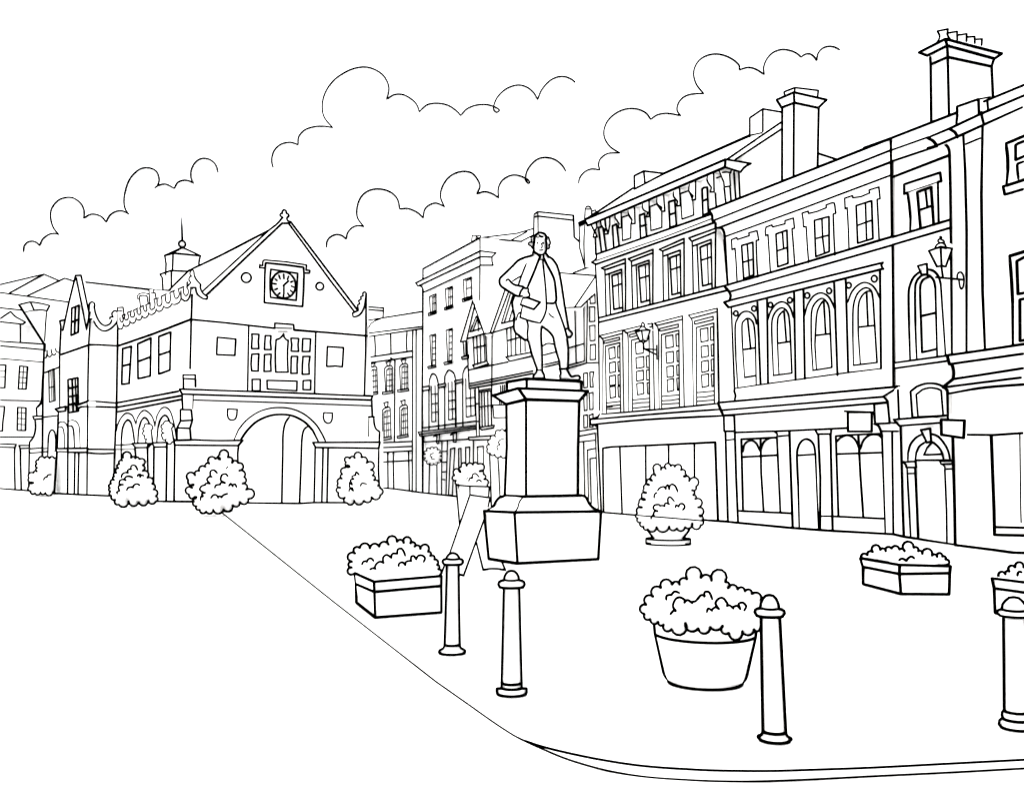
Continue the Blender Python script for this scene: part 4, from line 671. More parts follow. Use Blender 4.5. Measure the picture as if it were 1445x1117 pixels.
q = slab(T, 'shop_window', 'l 238 358 l 490 345 l 522 890 l 250 878', .05, ink=False, lines=[('l 250 872 l 238 358 l 492 346', 2.4), ('l 497 350 l 522 888', 2.2), ('l 378 360 l 382 600 l 400 882', 2.3), ('( l 250 450 l 262 395 l 305 367 l 345 387 l 374 445 )', 2.2), ('( l 380 440 l 398 385 l 440 352 l 490 347 )', 2.2), ('l 250 488 l 497 474', 2.4)])
slab(T, 'stall_riser', 'l 214 880 l 606 897 l 612 1000 l 216 965', .1, ink=False, lines=[('l 214 879 l 606 897', 2.4)])
slab(T, 'column', 'l 500 340 l 590 332 l 590 304 l 614 1002 l 524 890', .15, ink=False, lines=[('( l 480 307 l 498 318 l 498 350 )', 2.0), ('l 498 338 l 586 330', 2.0), ('l 588 303 l 612 1002', 2.6)])
slab(T, 'shop_door', 'l 660 1006 ( l 652 700 l 643 480 l 655 408 l 680 370 l 712 357 l 745 372 l 768 408 l 778 480 ) l 802 1015', .05, ink=False, lines=[('l 660 1006 ( l 652 700 l 643 480 l 655 408 l 680 370 l 712 357 l 745 372 l 768 408 l 778 480 ) l 800 1016', 2.4), ('l 648 476 l 776 468', 2.2)])
slab(T, 'column', 'l 778 293 l 895 290 l 890 318 l 902 1022 l 814 1016 l 800 325', .18, ink=False, lines=[('l 893 289 l 890 320 l 792 321 l 778 293', 2.1), ('l 798 325 l 813 640 l 812 1016', 2.4), ('l 887 322 l 903 1022', 2.5), ('l 818 918 l 900 918', 2.0)])
slab(T, 'shop_window', 'l 926 336 l 1255 320 l 1280 932 l 945 915', .05, ink=False, lines=[('l 945 914 l 926 336 ( l 1000 328 l 1255 318 )', 2.3), ('l 1090 332 l 1105 620 l 1126 922', 2.4), ('( l 932 378 l 960 348 l 1005 331 l 1050 345 l 1080 385 l 1098 435 )', 2.2), ('( l 1102 435 l 1125 372 l 1158 337 l 1195 325 l 1240 330 l 1262 352 )', 2.2), ('l 938 466 l 1264 455', 2.4)])
slab(T, 'stall_riser', 'l 905 918 l 1280 935 l 1284 1042 l 905 1022', .1, ink=False, lines=[('l 905 919 l 1280 936', 2.4)])
slab(T, 'pilaster', 'l 1205 250 ( l 1235 260 l 1255 300 ) l 1395 300 l 1346 1046 l 1286 1040 l 1264 330', .15, ink=False, lines=[('( l 1205 248 l 1235 260 l 1255 300 ) l 1262 330 l 1286 1036', 2.4), ('l 1255 300 l 1392 301', 2.1), ('l 1320 238 l 1392 243', 1.7), ('l 1336 310 l 1345 1046', 2.2)])
tower(T, 'chimney', ['F 666 1250 F 796 1180 F 1066 1090', 'F 668 420 F 800 362 F 1080 415'], (-.6, -.4, -.8), w=2.4, pl=R2, skip=(0, 1))
q = tower(T, 'chimney_cap', ['F 660 415 F 805 360 F 1075 418', 'F 605 327 F 800 243 F 1170 327'], (-.5, -.3, -.7), w=2.4, pl=R2)
tower(T, 'chimney_pot', ['F 697 285 F 806 240 F 1068 285', 'F 690 238 F 812 190 F 1075 222'], (-.7, -.6, -.8), w=2.0, pl=R2, skip=(0,))
slab(T, 'roof', 'E 1222 608 E 1305 635 E 1217 670 E 1218 640', -1.2, ink=False, th=.6, lines=['E 1222 608 E 1305 635'])
# ---- third, narrow front
X.pl = R3; X.w = 2.6
T = thing('narrow_doorway_house', 'narrow house with one window per floor and an arched doorway topped by a keystone', 'building', tuple(P3))
slab(T, 'wall', 'm 338 1032 m 890 822 n 835 150 n 835 830 o 815 835 p 770 92 p 852 520 p 868 1100 q 915 425 l 1420 1066 l 1345 1047 n 350 915', 0, ink=False, th=4, lines=[
     ('n 338 35 n 346 850', 2.7), ('n 352 915 o 361 1085', 2.6), ('l 1280 1045 l 1345 1048 l 1420 1066 q 700 392 q 915 425', 2.6), ('( n 760 75 n 795 85 n 815 112 n 824 150 ) n 832 500 o 842 400 o 845 825', 2.9), ('p 418 420 p 436 1115 q 520 364', 2.6), ('p 852 518 p 868 1115 q 915 425', 3.0)])
slab(T, 'parapet', 'm 338 1032 m 890 820 m 885 910 m 640 1030 n 725 95 n 342 222', .25, ink=False, lines=[('m 110 1113 m 338 1032 m 890 818', 2.5), ('n 340 130 n 650 20', 1.9), ('n 342 223 n 725 95', 2.3)])
slab(T, 'frieze', 'n 352 352 n 822 172 n 815 112 n 760 78 n 725 95 n 342 222', .08, ink=False, lines=[('n 355 352 n 822 172', 2.7)])
q = slab(T, 'window', 'n 497 805 ( n 500 700 n 490 590 n 475 482 ) n 728 392 n 735 727', .06, [('n 497 805 ( n 500 700 n 490 590 n 475 482 )', 2.7), ('n 728 392 n 735 727', 2.3)], ink=False)
slab(q, 'sash', 'n 556 478 n 672 437 n 692 746 n 583 781', .1, [('n 583 781 n 556 478 n 672 437 n 692 746', 2.8), ('n 625 462 n 640 602', 2.3), ('n 580 626 n 680 592', 2.4)], ink=False)
slab(q, 'hood', 'n 447 413 n 747 315 n 756 388 n 728 393 n 475 480 n 447 496', .18, ink=False, lines=[('n 728 393 n 756 388 n 747 315 n 447 413 n 447 496 n 475 482', 2.5), ('n 475 480 n 728 393', 1.2)])
slab(T, 'string_course', 'n 350 852 n 828 708 n 828 776 n 352 916', .12, ink=False, lines=[('n 350 852 n 828 708', 2.5), ('n 352 916 n 828 776', 2.4)])
q = slab(T, 'arched_window', 'o 497 875 ( o 488 600 o 484 330 o 497 245 o 530 178 o 585 133 ) ( o 640 117 o 690 130 o 732 175 o 752 240 ) o 792 832', .08, ink=False, lines=[('o 497 875 ( o 488 600 o 484 330 o 497 245 o 530 178 o 585 133 )', 2.5), ('( o 640 117 o 690 130 o 732 175 o 752 240 ) o 792 832', 2.5)])
md = 'o 552 866 ( o 541 600 o 538 300 o 550 222 o 580 180 o 620 160 o 665 176 o 695 215 o 707 275 ) o 722 840'
slab(q, 'frame', md, .12, [(md, 2.4)], ink=False)
slab(q, 'sash', 'o 596 808 ( o 588 560 o 580 290 o 595 220 o 625 190 o 662 178 ) o 700 240 o 718 780', .15, [('o 718 780 o 596 808 ( o 588 560 o 580 290 o 595 220 o 625 192 o 662 178 )', 2.4), ('o 595 505 o 705 480', 2.6)], ink=False)
slab(q, 'keystone', 'o 560 89 o 637 70 o 640 158 o 592 161', .22, w=2.2)
slab(T, 'string_course', 'o 362 895 o 815 835 o 822 878 o 362 942', .1, ink=False, lines=[('o 362 895 o 560 868 o 815 833', 2.2), ('o 362 942 o 820 878', 2.2)])
q = slab(T, 'niche', 'p 515 345 p 500 130 ( p 550 90 p 610 68 p 665 62 p 720 68 p 770 88 p 798 105 p 805 150 ) p 812 350', .08, w=2.4)
slab(q, 'recess_panel', 'p 562 340 p 548 155 ( p 600 115 p 660 100 p 720 108 p 755 122 ) p 772 330', .12, w=2.0)
slab(T, 'door_hood', 'p 360 363 p 812 328 p 812 388 p 408 416', .4, ink=False, lines=[('p 812 329 p 360 363 p 408 417', 2.4), ('p 408 416 p 740 391', 2.3)])
q = slab(T, 'arched_door', 'p 478 700 ( p 480 640 p 500 570 p 545 515 p 600 484 ) ( p 670 482 p 730 505 p 785 570 p 815 630 p 830 700 ) p 800 1118 q 630 365 q 572 360 p 490 1118', .06, ink=False, lines=[('p 478 702 ( p 480 640 p 500 570 p 545 515 p 600 484 )', 2.4), ('( p 670 482 p 730 505 p 785 570 p 815 630 p 830 700 )', 2.4)])
slab(q, 'fanlight', 'p 540 700 ( p 548 640 p 575 585 p 625 550 ) ( p 680 548 p 730 590 p 762 640 p 776 698 )', .1, ink=False, lines=[('p 540 700 ( p 548 640 p 575 585 p 625 550 )', 2.4), ('( p 680 548 p 730 590 p 762 640 p 776 698 )', 2.4), ('p 765 651 p 612 658 ( p 638 600 p 676 556 )', 2.3)])
slab(q, 'door_leaf', 'p 545 702 p 780 700 p 800 1118 q 845 400 q 630 366 p 555 1118', .08, ink=False, lines=[('p 545 702 p 850 702', 2.4), ('p 540 766 p 555 1118 q 630 366', 2.6), ('p 786 780 p 800 1118 q 851 402', 2.0)])
slab(q, 'keystone', 'p 585 450 p 664 438 p 672 546 p 636 556', .2, w=2.4)
slab(q, 'capital', 'p 440 716 p 543 712 p 547 762 p 466 762 ( p 462 740 p 440 716 )', .2, w=2.2)
slab(q, 'pilaster', 'p 472 764 p 538 764 q 572 362 q 520 364', .14, ink=False, lines=[('p 472 766 p 478 900 p 490 1118 q 572 360', 2.4), ('p 480 813 p 535 812', 1.9)])
slab(q, 'capital', 'p 745 710 p 850 706 p 850 733 p 756 736', .2, w=2.1); slab(q, 'capital', 'p 766 738 p 850 734 p 850 775 p 786 777 ( p 783 755 p 766 738 )', .18, ink=False, w=2.0, lines=['( p 766 738 p 783 752 p 787 778 )', 'p 786 777 p 850 774'])
# ---- fourth front, cut by the frame
X.pl = R4; X.w = 3.0
T = thing('quoined_end_house', 'end terrace house at the right edge with a big chimney carrying five pots', 'building', tuple(P4))
slab(T, 'wall', 'm 720 1100 m 1769 600 x 1500 785 q 1360 485 q 915 425 p 852 520 o 845 820 n 830 150 n 815 110', 0, ink=False, th=4, lines=[('q 913 427 q 1200 463 ( q 1360 485 q 1445 488 q 1740 492 )', 3.0)])
slab(T, 'cornice', 'm 640 1030 m 820 955 m 1075 835 m 1769 540 m 1769 640 m 1100 925 m 895 1020 m 722 1102 ( m 690 1055 m 640 1030 )', .3, ink=False, lines=[('m 640 1030 m 820 955 m 1075 835 m 1769 540', 3.0), ('m 640 1113 m 722 1092 m 895 1018 m 1100 925 m 1430 776', 2.8), ('( m 640 1030 m 690 1058 m 722 1102 )', 3.0), ('( m 820 955 m 870 985 m 893 1030 )', 2.8), ('m 1090 815 m 1096 860 m 1107 905', 2.5)])
slab(T, 'parapet', 'm 1140 715 m 1769 457 m 1769 540 m 1148 795', .1, ink=False, lines=[('m 1112 728 m 1450 588 m 1769 455', 2.6), ('m 1140 726 m 1146 795', 2.2)])
slab(T, 'parapet_block', 'm 887 770 m 1066 708 m 1140 695 m 1150 790 m 1070 830 m 883 908', .12, ink=False, lines=[('m 883 908 m 890 840 m 887 770 m 1066 708 m 1070 830', 2.6), ('m 1066 708 m 1165 690', 1.8)])
slab(T, 'pilaster', 'm 940 1008 m 1100 930 n 1096 300 o 1120 785 o 966 812 n 965 500', .12, ink=False, lines=[('m 940 1008 n 955 300 n 967 800 o 966 812', 3.0), ('m 1100 930 n 1090 500 o 1100 300 o 1120 785', 3.2), ('n 960 80 n 1080 30', 2.0)])
q = slab(T, 'window', 'n 1295 75 n 1650 -10 n 1650 360 n 1298 425 ( n 1310 300 n 1308 190 )', .06, [('n 1298 425 ( n 1310 300 n 1308 190 n 1295 75 )', 3.2), ('n 1295 75 n 1650 -75', 3.2)], ink=False)
slab(q, 'sash', 'n 1375 88 n 1600 0 n 1600 300 n 1400 370', .1, [('n 1445 180 n 1375 212 n 1375 88 ( n 1395 75 n 1445 55 )', 2.8), ('n 1440 225 ( n 1400 240 n 1388 260 n 1398 370 )', 2.8)], ink=False)
slab(q, 'sill', 'n 1270 430 n 1298 424 n 1650 300 n 1650 380 n 1285 500', .2, [('n 1298 424 n 1650 310', 3.2), ('n 1435 455 n 1285 500 n 1270 430 n 1298 424', 2.8)], ink=False)
q = slab(T, 'window', 'n 1325 1010 n 1650 910 o 1650 700 o 1352 745 ( o 1350 400 o 1340 200 )', .06, [('o 1352 745 ( o 1350 400 o 1340 200 n 1325 1010 )', 3.2), ('n 1325 1010 n 1650 910', 3.6)], ink=False)
slab(q, 'sash', 'o 1385 50 o 1600 -40 o 1600 680 o 1412 714', .1, [('o 1600 -50 o 1445 18 o 1385 50 o 1395 324 o 1600 282', 3.0), ('o 1600 330 o 1410 370 o 1412 714 o 1600 672', 3.0)], ink=False)
slab(T, 'first_floor_cornice', 'o 805 833 o 1769 690 p 1769 40 p 810 150 ( p 805 120 p 790 100 p 770 95 ) o 855 1030 ( o 860 970 o 848 908 ) o 824 905', .3, ink=False, lines=[('o 805 833 o 1120 788 o 1769 690', 3.0), ('o 824 906 o 1435 820', 2.8), ('o 855 1030 o 1100 993 o 1435 940', 2.8), ('p 770 97 p 1100 55 p 1418 15', 2.6), ('p 810 150 ( p 1000 115 p 1200 90 p 1769 50 )', 3.0), ('o 805 833 o 824 906 ( o 846 908 o 860 970 o 855 1030 ) p 770 95 ( p 790 102 p 806 125 p 808 150 ) p 812 355', 3.0)])
q = slab(T, 'shop_window', 'p 950 490 p 1200 492 p 1769 465 q 1740 360 q 1217 350 q 1205 0 p 1172 492', .06, [('p 950 490 ( p 1200 492 p 1430 476 )', 2.8), ('p 1172 494 p 1195 1115 q 1217 350 q 1740 360', 3.2), ('q 1225 290 q 1740 302', 2.8), ('p 1410 485 p 1418 1115 q 1422 255', 1.5)], ink=False)
tower(T, 'chimney', ['m 673 960 m 822 900 m 1190 760', 'm 668 420 m 810 358 m 1176 437', 'm 664 360 m 806 265 m 1196 372'], (-1.6, -1.4, -2.6), w=2.6, pl=R4, skip=(0, 2))
tower(T, 'chimney_cap', ['m 640 347 m 806 263 m 1200 372', 'm 570 320 m 790 208 m 1262 330'], (-1.5, -1.3, -2.5), w=2.7, pl=R4)
POT = {'m 722 1': ['( m 712 245 m 735 215 m 742 180 m 724 143 ) m 812 125 ( m 806 165 m 815 190 m 830 208 )'], 'm 813 1': ['m 813 158 m 888 145 m 890 214'], 'm 892 1': ['m 892 176 m 968 165 m 966 228'], 'm 972 1': ['m 972 192 m 1034 187 m 1036 244'], 'm 1037 ': ['m 1037 211 m 1096 208 m 1092 260']}
for s_ in ('m 722 143 m 812 125 ( m 806 165 m 815 190 m 830 208 ) m 712 245 ( m 735 215 m 742 180 m 730 150 )', 'm 813 158 m 888 145 m 890 218 m 832 206', 'm 892 176 m 968 165 m 968 232 m 893 216', 'm 972 192 m 1034 187 m 1037 248 m 973 232', 'm 1037 211 m 1096 208 m 1092 262 m 1040 250'): k_ = s_.replace('(', '').replace(')', '').split(); slab(T, 'chimney_pot', s_, -1.7, w=2.0, th=.4, ink=False, lines=[l_ for l_ in POT[s_[:7]]])
# ================================================================ lanterns and signs on the fronts
def lantern(label, pl, lv, deps, roof, ball, rods, w):
    T = thing('wall_lantern', label, 'wall lantern', tuple(pl.P((rods[0][0][0], rods[0][0][1]), 0)), 'lanterns on wall brackets')
    tower(T, 'glass_case', lv, deps, w=w, pl=pl, mat='white_metal')
    r = slab(T, 'lantern_roof', roof, sum(deps)/3, pl=pl, th=.2, w=w*.85, mat='white_metal')
    slab(r, 'finial', ball, sum(deps)/3+.02, pl=pl, th=.12, w=w*.85, mat='white_metal')
    wires(T, 'bracket', rods, pl, w)
    return T
K_ = lambda s, o: [(x, y, oo) for (x, y), oo in zip(px(s), o)]
T = lantern('small wall lantern on a bracket between the tall glazed doors', R1, ['K 530 506 K 588 498 K 655 515', 'K 455 335 K 562 322 K 712 318'], (.75, .9, .7), 'K 445 318 K 520 300 K 560 258 K 600 250 K 640 295 K 712 318 K 565 322 K 480 350', 'K 562 250 K 560 210 K 582 180 K 615 218 K 610 262',
        [K_('K 828 585 K 832 830', (.05, .05)), K_('K 595 540 K 605 645', (.8, .8)), K_('K 605 645 K 820 660', (.8, .06)), K_('K 605 645 K 820 745', (.8, .06)), K_('K 545 508 K 595 545 K 640 508', (.8, .8, .8))], 1.7)
T = lantern('large wall lantern with a domed top hung in front of the narrow house', R4, ['V 300 525 V 360 512 V 415 525', 'V 192 315 V 348 262 V 500 285'], (.5, .65, .55), '( V 268 290 V 290 245 V 330 215 V 375 212 V 410 240 V 420 285 ) V 348 265', '( V 330 210 V 312 185 V 325 165 V 345 160 V 340 130 V 360 140 V 355 165 V 385 180 V 395 205 V 375 212 )',
        [K_('V 645 695 V 285 662', (.12, .9)), K_('V 358 520 V 378 660', (.6, .6))], 2.2)
slab(T, 'wall_plate', '( V 605 690 V 570 680 V 568 630 V 590 600 V 620 598 V 645 640 V 655 700 V 645 780 V 622 818 V 600 780 V 588 700 )', .2, pl=R4, w=1.9, mat='white_metal')
T = thing('hanging_sign', 'blank square board hung from the fascia of the arched bay house', 'sign', tuple(R2.P(px('l 1100 300')[0], .8)), 'blank boards hung from the shopfronts')
q = slab(T, 'board', 'l 1013 162 l 1188 162 l 1187 302 l 1015 302', .8, pl=R2, th=.06, w=2.6)
slab(T, 'arm', 'l 990 153 l 1200 160 l 1200 164 l 990 157', .8, ink=False, pl=R2, th=.05, lines=['l 990 155 l 1200 162'], lw=2.3); slab(T, 'arm', 'l 1184 170 l 1190 170 l 1190 298 l 1186 298', .82, ink=False, pl=R2, th=.05, lines=['l 1187 168 l 1187 300'], lw=2.4)
tag(slab(None, 'hanging_sign', 'p 755 366 p 950 371 p 943 518 p 758 490', .9, pl=R4, th=.07, w=3.0), 'blank tilted board jutting out at the corner above the arched doorway', 'sign', 'blank boards hung from the shopfronts')
tag(slab(None, 'hanging_sign', 'G 472 498 G 575 496 G 575 576 G 478 578', .9, pl=MR, th=.06, w=1.6), 'blank board beside the pedestal on the timber gabled house', 'sign', 'blank boards hung from the shopfronts')
def rnd(key, cx_, cy_, r_, n): return key+' '+' '.join('%.1f %.1f' % (cx_+r_*(1+.04*(z % 3))*math.cos(2*math.pi*z/n), cy_+r_*1.02*math.sin(2*math.pi*z/n)) for z in range(n))
Yb = MR.P(px('f 445 655')[0], .9).y
tag(puff(None, 'hanging_basket', scal(rnd('f', 445, 655, 42, 13), .6), Yb, ['( f 450 638 f 432 645 f 430 656 f 440 660 )', '( f 436 662 f 440 672 f 454 672 )'], 1.1, c=8, tmax=10), 'small round leafy hanging basket under the shop cornice brackets', 'hanging basket', 'round hanging baskets')
Yb = MR.P(px('f 820 590')[0], .9).y
tag(puff(None, 'hanging_basket', scal('f 900 515 880 512 850 515 825 512 800 530 800 545 770 560 766 590 755 615 770 640 795 645 830 655 860 655 900 640 920 580'), Yb, ['( f 848 560 f 828 562 f 815 580 f 825 590 f 808 600 f 815 625 )'], 1.4, c=9, tmax=13), 'larger round leafy basket half hidden behind the left edge of the pedestal', 'hanging basket', 'round hanging baskets')
X.push = .002; X.os = 1.0
# ================================================================ shrubs
def shrub(label, outline, Y, lines, w, c=6, tmax=14, group=None, name='shrub', cat='shrub', step=None, bk=1.0):
    T = puff(None, name, scal(outline), Y, lines, w, c=c, tmax=tmax, step=step, bk=bk)
    return tag(T, label, cat, group)
gH = 'rounded shrubs along the market hall'
YB = lambda y, z=ROAD: F*(EYE-z)/(y-HZ)
shrub('rounded shrub tucked against the narrow stone wing, partly cut off by the hall corner', 'b 222 788 212 755 245 728 210 690 245 655 270 645 272 618 268 590 280 560 325 548 360 552 395 548 408 560 | 397 785 | 385 795 330 800 295 795 255 802', 60.8, ['( b 318 708 b 325 690 b 345 682 ) ( b 338 688 b 350 670 b 375 667 )'], 1.7, tmax=12, group=gH)
shrub('cone shaped shrub standing in front of the side arcade', 'b 838 850 812 822 805 790 800 765 808 735 830 705 830 680 848 655 862 620 868 590 890 565 895 545 *0.75 955 545 985 550 1015 555 *0.6 1040 600 1040 640 1075 690 1110 735 1120 775 1135 825 1135 862 1080 858 1010 870 935 860 865 885', 43.0,
      ['( b 883 690 b 890 665 b 912 652 b 932 655 ) ( b 928 648 b 935 630 b 955 628 ) ( b 952 622 b 958 602 b 985 602 b 1003 635 )', '( b 1000 680 b 1008 668 b 1022 665 ) ( b 1020 685 b 1030 672 b 1048 676 )', '( b 858 808 b 850 795 b 870 785 ) ( b 868 782 b 862 755 b 880 742 b 895 740 ) ( b 868 738 b 872 712 b 895 702 b 915 708 ) ( b 905 702 b 920 682 b 945 680 b 968 690 )', '( b 922 782 b 935 762 b 962 758 b 970 762 ) ( b 965 760 b 980 740 b 1000 735 b 1018 746 )'], 2.0, group=gH)
shrub('broad domed shrub at the end of the kerb, in front of the big archway', 'd 234 988 212 965 196 935 212 908 165 890 *0.75 185 850 195 828 160 800 *0.7 205 770 230 742 270 715 295 695 *0.65 335 665 365 668 358 640 *0.75 412 655 440 690 478 690 *0.6 487 740 518 780 508 822 530 860 *0.75 545 920 490 940 445 960 385 985 320 988 275 1000', 38.5,
      ['( d 238 928 d 242 905 d 255 898 ) ( d 252 905 d 248 885 d 268 880 ) ( d 262 880 d 235 862 d 245 838 d 270 830 ) ( d 268 830 d 275 820 d 298 822 ) ( d 292 815 d 280 795 d 295 778 d 310 778 ) ( d 302 778 d 302 745 d 325 736 d 346 756 )', '( d 330 850 d 338 832 d 365 828 ) ( d 362 828 d 372 815 d 395 818 ) ( d 392 815 d 368 800 d 375 768 d 398 760 d 414 775 )', '( d 420 838 d 432 822 d 445 840 ) ( d 442 832 d 458 825 d 470 845 )', '( d 305 915 d 320 895 d 340 895 d 352 912 ) ( d 350 905 d 362 902 d 375 908 ) ( d 372 910 d 385 895 d 412 885 )', ('( d 402 728 d 412 715 )', 1.4)], 2.1, c=7, tmax=16, group=gH)
shrub('pointed cone shrub at the right end of the market hall front', 'd 1172 945 1160 910 1118 880 *0.6 1130 848 1115 822 1140 790 1142 762 1160 720 1190 715 1165 685 *0.7 1190 662 1222 660 *0.85 1265 655 1298 690 *0.7 1325 735 1335 770 1345 800 1370 838 1382 850 1385 895 1330 908 1280 932 1218 930', 43.0,
      ['( d 1185 872 d 1190 855 d 1205 850 ) ( d 1212 868 d 1190 845 d 1188 815 ) ( d 1205 828 d 1195 800 d 1215 790 ) ( d 1210 795 d 1205 775 d 1228 768 ) ( d 1225 765 d 1232 748 d 1250 766 )', '( d 1258 838 d 1268 820 d 1298 824 )'], 1.9, group=gH)
shrub('leafy sprig showing through the middle side arch', 'b 1082 300 1052 322 1050 350 1055 385 1068 410 1080 440 | 1112 440 | 1102 345', 48.2, [], 1.3, tmax=4, c=3, group='leafy sprigs in the side arcade', step=3)
shrub('leafy sprig showing through the side arch nearest the corner', 'b 1240 292 1190 300 1185 335 1195 365 1182 395 1210 410 1218 432 1250 435 | 1266 425 | 1250 330', 46.6, [], 1.4, tmax=4, c=3, group='leafy sprigs in the side arcade', step=3)
# ================================================================ planters
def box_planter(label, lv, deps, w, shr, Yc, lines, slabel, c, tm):
    T = thing('box_planter', label, 'planter', tuple(at(px(lv[-1])[1], deps[1])), 'square box planters')
    for q_, nm in ((0, 'rim'), (1, 'box')):
        tower(T, nm, [lv[q_], lv[q_+1]], deps, w=w, skip=(1,) if q_ == 0 else ())
    shrub(slabel, shr, Yc, lines, w*.85, c=c, tmax=tm, group='clipped shrubs growing in planters')
GY = lambda s: [ground(p).y for p in px(s)]
lv = ['R 165 545 R 380 640 R 1142 575', 'R 178 665 R 385 755 R 1140 688', 'R 182 875 R 395 1042 R 1140 985']; dp = GY(lv[2])
box_planter('wooden box planter nearest the kerb, beside the two closest bollards', lv, dp, 2.9, 'R 160 545 82 508 *0.2 128 482 *0.6 132 415 *0.7 168 322 *0.6 220 260 *0.5 335 265 440 245 545 222 *0.85 640 190 715 205 *0.95 792 208 *0.6 838 245 903 270 *0.75 990 302 1015 350 1062 390 1092 450 1105 500 1128 560 | 1125 660 | 385 720 | 180 600 |', 13.4,
    ['( R 245 450 R 262 415 R 300 408 ) ( R 300 418 R 318 385 R 350 378 R 378 408 )', '( R 335 495 R 345 500 R 360 490 R 385 490 R 402 498 )', '( R 385 495 R 405 445 R 445 415 R 490 428 ) ( R 484 420 R 485 365 R 525 338 R 578 372 ) ( R 575 365 R 590 325 R 645 325 ) ( R 642 325 R 650 278 R 690 268 R 718 305 R 733 350 )', '( R 660 470 R 662 440 R 700 422 R 735 450 ) ( R 733 455 R 745 415 R 800 405 ) ( R 798 410 R 800 360 R 830 352 R 858 388 ) ( R 856 388 R 880 348 R 925 345 R 955 375 R 940 420 )'],
    'wide mound of clipped leaves overflowing the box planter beside the kerb', 4, 10)
lv = ['q 185 530 q 487 580 q 880 590', 'q 205 595 q 485 650 q 874 644', 'q 207 727 q 498 803 q 868 806']; dp = GY(lv[2])
box_planter('low angled box planter below the arched doorway', lv, dp, 3.0, 'q 190 525 240 505 280 482 *0.8 338 465 380 475 *0.5 425 455 485 462 *0.3 525 475 *0.85 595 448 630 475 660 497 *0.65 735 510 775 520 *0.75 815 515 840 540 *0.6 850 580 | 862 586 | 488 576 | 192 527 |', 14.95,
    ['( q 483 546 q 500 533 q 520 536 q 538 550 ) ( q 538 550 q 555 528 q 580 516 q 603 532 )'], 'row of low clipped bushes in the angled box planter below the doorway', 4, 9)
lv = ['q 1197 683 q 1560 728 q 1700 700', 'q 1213 760 q 1555 808 q 1690 770', 'q 1222 950 q 1550 1000 q 1680 960']; dp = GY(lv[2])
box_planter('box planter cut off by the right edge, behind the last bollard', lv, dp, 3.0, 'q 1262 685 *0.8 1300 652 1330 632 *0.6 1375 600 *0.65 1440 600 1500 610 1550 650 1600 690 | 1600 760 | 1262 740 |', 12.75,
    ['( q 1393 665 q 1398 640 q 1412 632 q 1428 640 )'], 'clipped bush in the planter at the right edge of the picture', 4, 9)
# tall planter
T = thing('tall_planter', 'tall tapering planter standing behind the propped sandwich board', 'planter', tuple(ground((664, 768))))
tower(T, 'box', ['s 82 608 s 150 613 s 246 616', 's 106 885 s 152 900 s 226 892'], (22.9, 22.6, 22.8), w=1.8, skip=(1,))
shrub('small bushy plant in the tall tapering planter', 's 95 607 82 585 *0.6 75 560 *0.8 105 545 108 518 *0.7 135 515 165 508 190 505 *0.8 198 540 218 555 220 580 238 606 | 235 640 | 100 640 |', 22.9, ['( s 145 590 s 150 575 s 165 570 ) ( s 160 575 s 165 555 s 180 552 s 196 568 )', '( s 182 592 s 195 582 s 208 592 )', ('( s 133 578 s 142 570 )', 1.1)], 1.8, c=6, tmax=9, group='clipped shrubs growing in planters')
# sandwich board
X.pl = facing(19.9); X.mat = 'white_plaster'
T = thing('sandwich_board', 'folding sandwich board propped against the back of the pedestal, leaning at a steep tilt', 'sandwich board', (-1.0, 19.9, 0))
slab(T, 'front_panel', 's 150 656 s 250 668 s 246 700 s 240 722 s 218 738 s 222 775 s 120 1052 s 10 1036 s 52 940', .0, pl=facing(19.75), th=.05, ink=False, lines=[('s 10 1040 s 52 940 s 150 656', 1.9), ('s 150 656 s 250 670 s 240 715', 1.9), ('s 222 772 s 120 1052 s 98 1047', 1.9)])
slab(T, 'rear_panel', 's 182 890 s 222 775 s 243 968 s 308 983 s 325 1026 ( s 290 1020 s 250 1020 s 215 1025 )', .0, pl=facing(19.85), th=.04, ink=False, lines=[('s 182 890 s 216 1025 ( s 250 1019 s 290 1020 s 325 1026 )', 1.9), ('s 308 985 s 325 1026', 1.9)])
